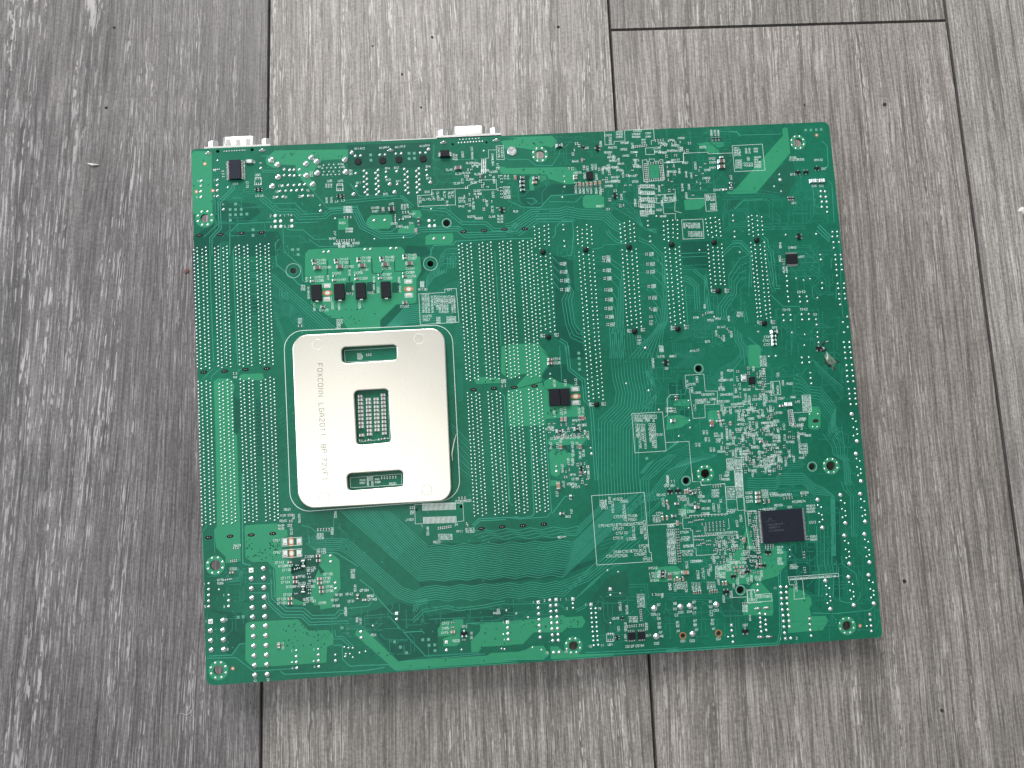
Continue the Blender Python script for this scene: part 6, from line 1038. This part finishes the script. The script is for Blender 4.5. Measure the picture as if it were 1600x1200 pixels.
lump(sc, pts(['S',(450,200),(520,180),(520,205),(460,225)]), .05, .5, 2); lump(sc, pts(['S',(290,320),(360,330),(430,350),(410,420),(370,370)]), .3, .75, 2); lump(sc, pts(['S',(455,440),(490,470),(495,540),(515,580),(510,660),(480,680),(450,620),(470,540)]), .3, .95, 2); lump(sc, pts(['S',(510,540),(560,540),(560,552),(515,556)]), .3, .6, 2); lump(sc, pts(['S',(600,790),(650,800),(670,880),(640,880)]), .1, .55, 1); lump(sc, pts(['S',(640,620),(680,640),(790,675),(790,690),(690,690)]), .1, .5, 1); lump(sc, pts(['S',(420,560),(440,660),(520,770),(600,800),(500,790),(420,690)]), .02, .55, 1)
o = sc.build('scarred_patch', [M['scar'], M['scar_dark'], M['scar_pale']], board); o['label'] = 'dark gouge with torn pale mask near the right edge'

# ---- small things lying on the floor
def crumb(name, x, y, s, mat, label, cat, grp=None, flat_=.6):
    q = F(x, y); m = MB(); n = 9; v0 = len(m.v)
    rr = [random.uniform(.7, 1.25) for _ in range(n)]
    for k, (f, z) in enumerate(((1.0, 0), (.85, .5), (.35, 1.0))):
        for i in range(n): a = 2*math.pi*i/n; m.v.append((s*rr[i]*f*math.cos(a), s*rr[i]*f*math.sin(a), z*s*flat_*random.uniform(.8, 1.1)))
    for k in range(2):
        for i in range(n): j = (i+1) % n; m.f.append((k*n+i, k*n+j, (k+1)*n+j, (k+1)*n+i)); m.m.append(0)
    m.f.append(tuple(2*n + i for i in range(n))); m.m.append(0)
    o = m.build(name, mat); o.location = (q[0]*.001, q[1]*.001, 0); tag(o, label, cat, grp); return o
M['dirt'] = simple('dark_dirt', (0.03, 0.028, 0.026), .9); M['rust'] = simple('red_brown_crumb', (0.19, 0.10, 0.085), .8); M['palewood'] = simple('pale_splinter', (0.66, 0.65, 0.60), .6)
crumb('dirt_crumb', 628, 116, .75, M['dirt'], 'dark dirt speck above the middle of the green board', 'dirt speck', 'dirt specks on the planks')
crumb('dirt_crumb', 178, 43, .8, M['dirt'], 'dark dirt speck on the plank near the top left corner', 'dirt speck', 'dirt specks on the planks')
crumb('dirt_crumb', 872, 42, .8, M['dirt'], 'dark dirt speck left of the plank end joint', 'dirt speck', 'dirt specks on the planks')
crumb('dirt_crumb', 1382, 163, 1.1, M['dirt'], 'dark dirt smear right of the top right board corner', 'dirt speck', 'dirt specks on the planks', .3)
crumb('dirt_crumb', 1257, 164, .6, M['dirt'], 'tiny dark speck just above the top right board corner', 'dirt speck', 'dirt specks on the planks')
crumb('dirt_crumb', 1413, 908, 1.0, M['dirt'], 'dark speck right of the bottom right board corner', 'dirt speck', 'dirt specks on the planks')
crumb('dirt_crumb', 1472, 1110, .9, M['dirt'], 'dark speck on the plank in the lower right', 'dirt speck', 'dirt specks on the planks')
crumb('dirt_crumb', 166, 168, .8, M['dirt'], 'dark dirt speck on the left plank above the white splinter', 'dirt speck', 'dirt specks on the planks')
crumb('dirt_crumb', 675, 58, .7, M['dirt'], 'dark speck on the plank above the left jack screw of the video port', 'dirt speck', 'dirt specks on the planks')
crumb('dirt_crumb', 582, 72, .55, M['dirt'], 'small dark speck high on the middle plank, leftmost of three', 'dirt speck', 'dirt specks on the planks')
crumb('dirt_crumb', 658, 168, .65, M['dirt'], 'dark speck just above the top edge left of the video port', 'dirt speck', 'dirt specks on the planks')
crumb('white_flake', 1598, 328, 2.2, M['palewood'], 'white flake lying on the pale plank at the right border', 'flake', None, .35)
crumb('brown_crumb', 292, 424, 1.5, M['rust'], 'reddish brown crumb touching the left edge of the board', 'crumb')
q = [F(138, 256), F(146, 258.5), F(155, 258)]
m = MB(); m.tube([(*q[0], .4), (*q[1], .9), (*q[2], .5)], [.25, .7, .2], 0, 6); tag(m.build('white_splinter', M['palewood']), 'short white splinter lying on the left plank', 'splinter')
hp = [(283, 1114), (291, 1117), (299, 1113), (303, 1103), (301, 1092)]
m = MB(); m.tube([(*F(*a), .3) for a in hp], .09, 0, 4); tag(m.build('curled_hair', M['palewood']), 'thin curled pale hair on the plank below the board', 'hair')
z = 3.2
fp = [('C2',1025,820), ('C2',1005,890), ('C2',985,1000), ('C2',990,1065)]; zz = [.5, 1.6, 2.6, 2.2]; m = MB(); m.tube([(*PT(*a, k), k) for a, k in zip(fp, zz)], [.12, .22, .2, .1], 0, 5)
fo = m.build('white_fibre', M['palewood'], None); fo.matrix_world = board.matrix_world.copy(); tag(fo, 'thin white fibre leaning on the right edge of the steel plate', 'fibre')
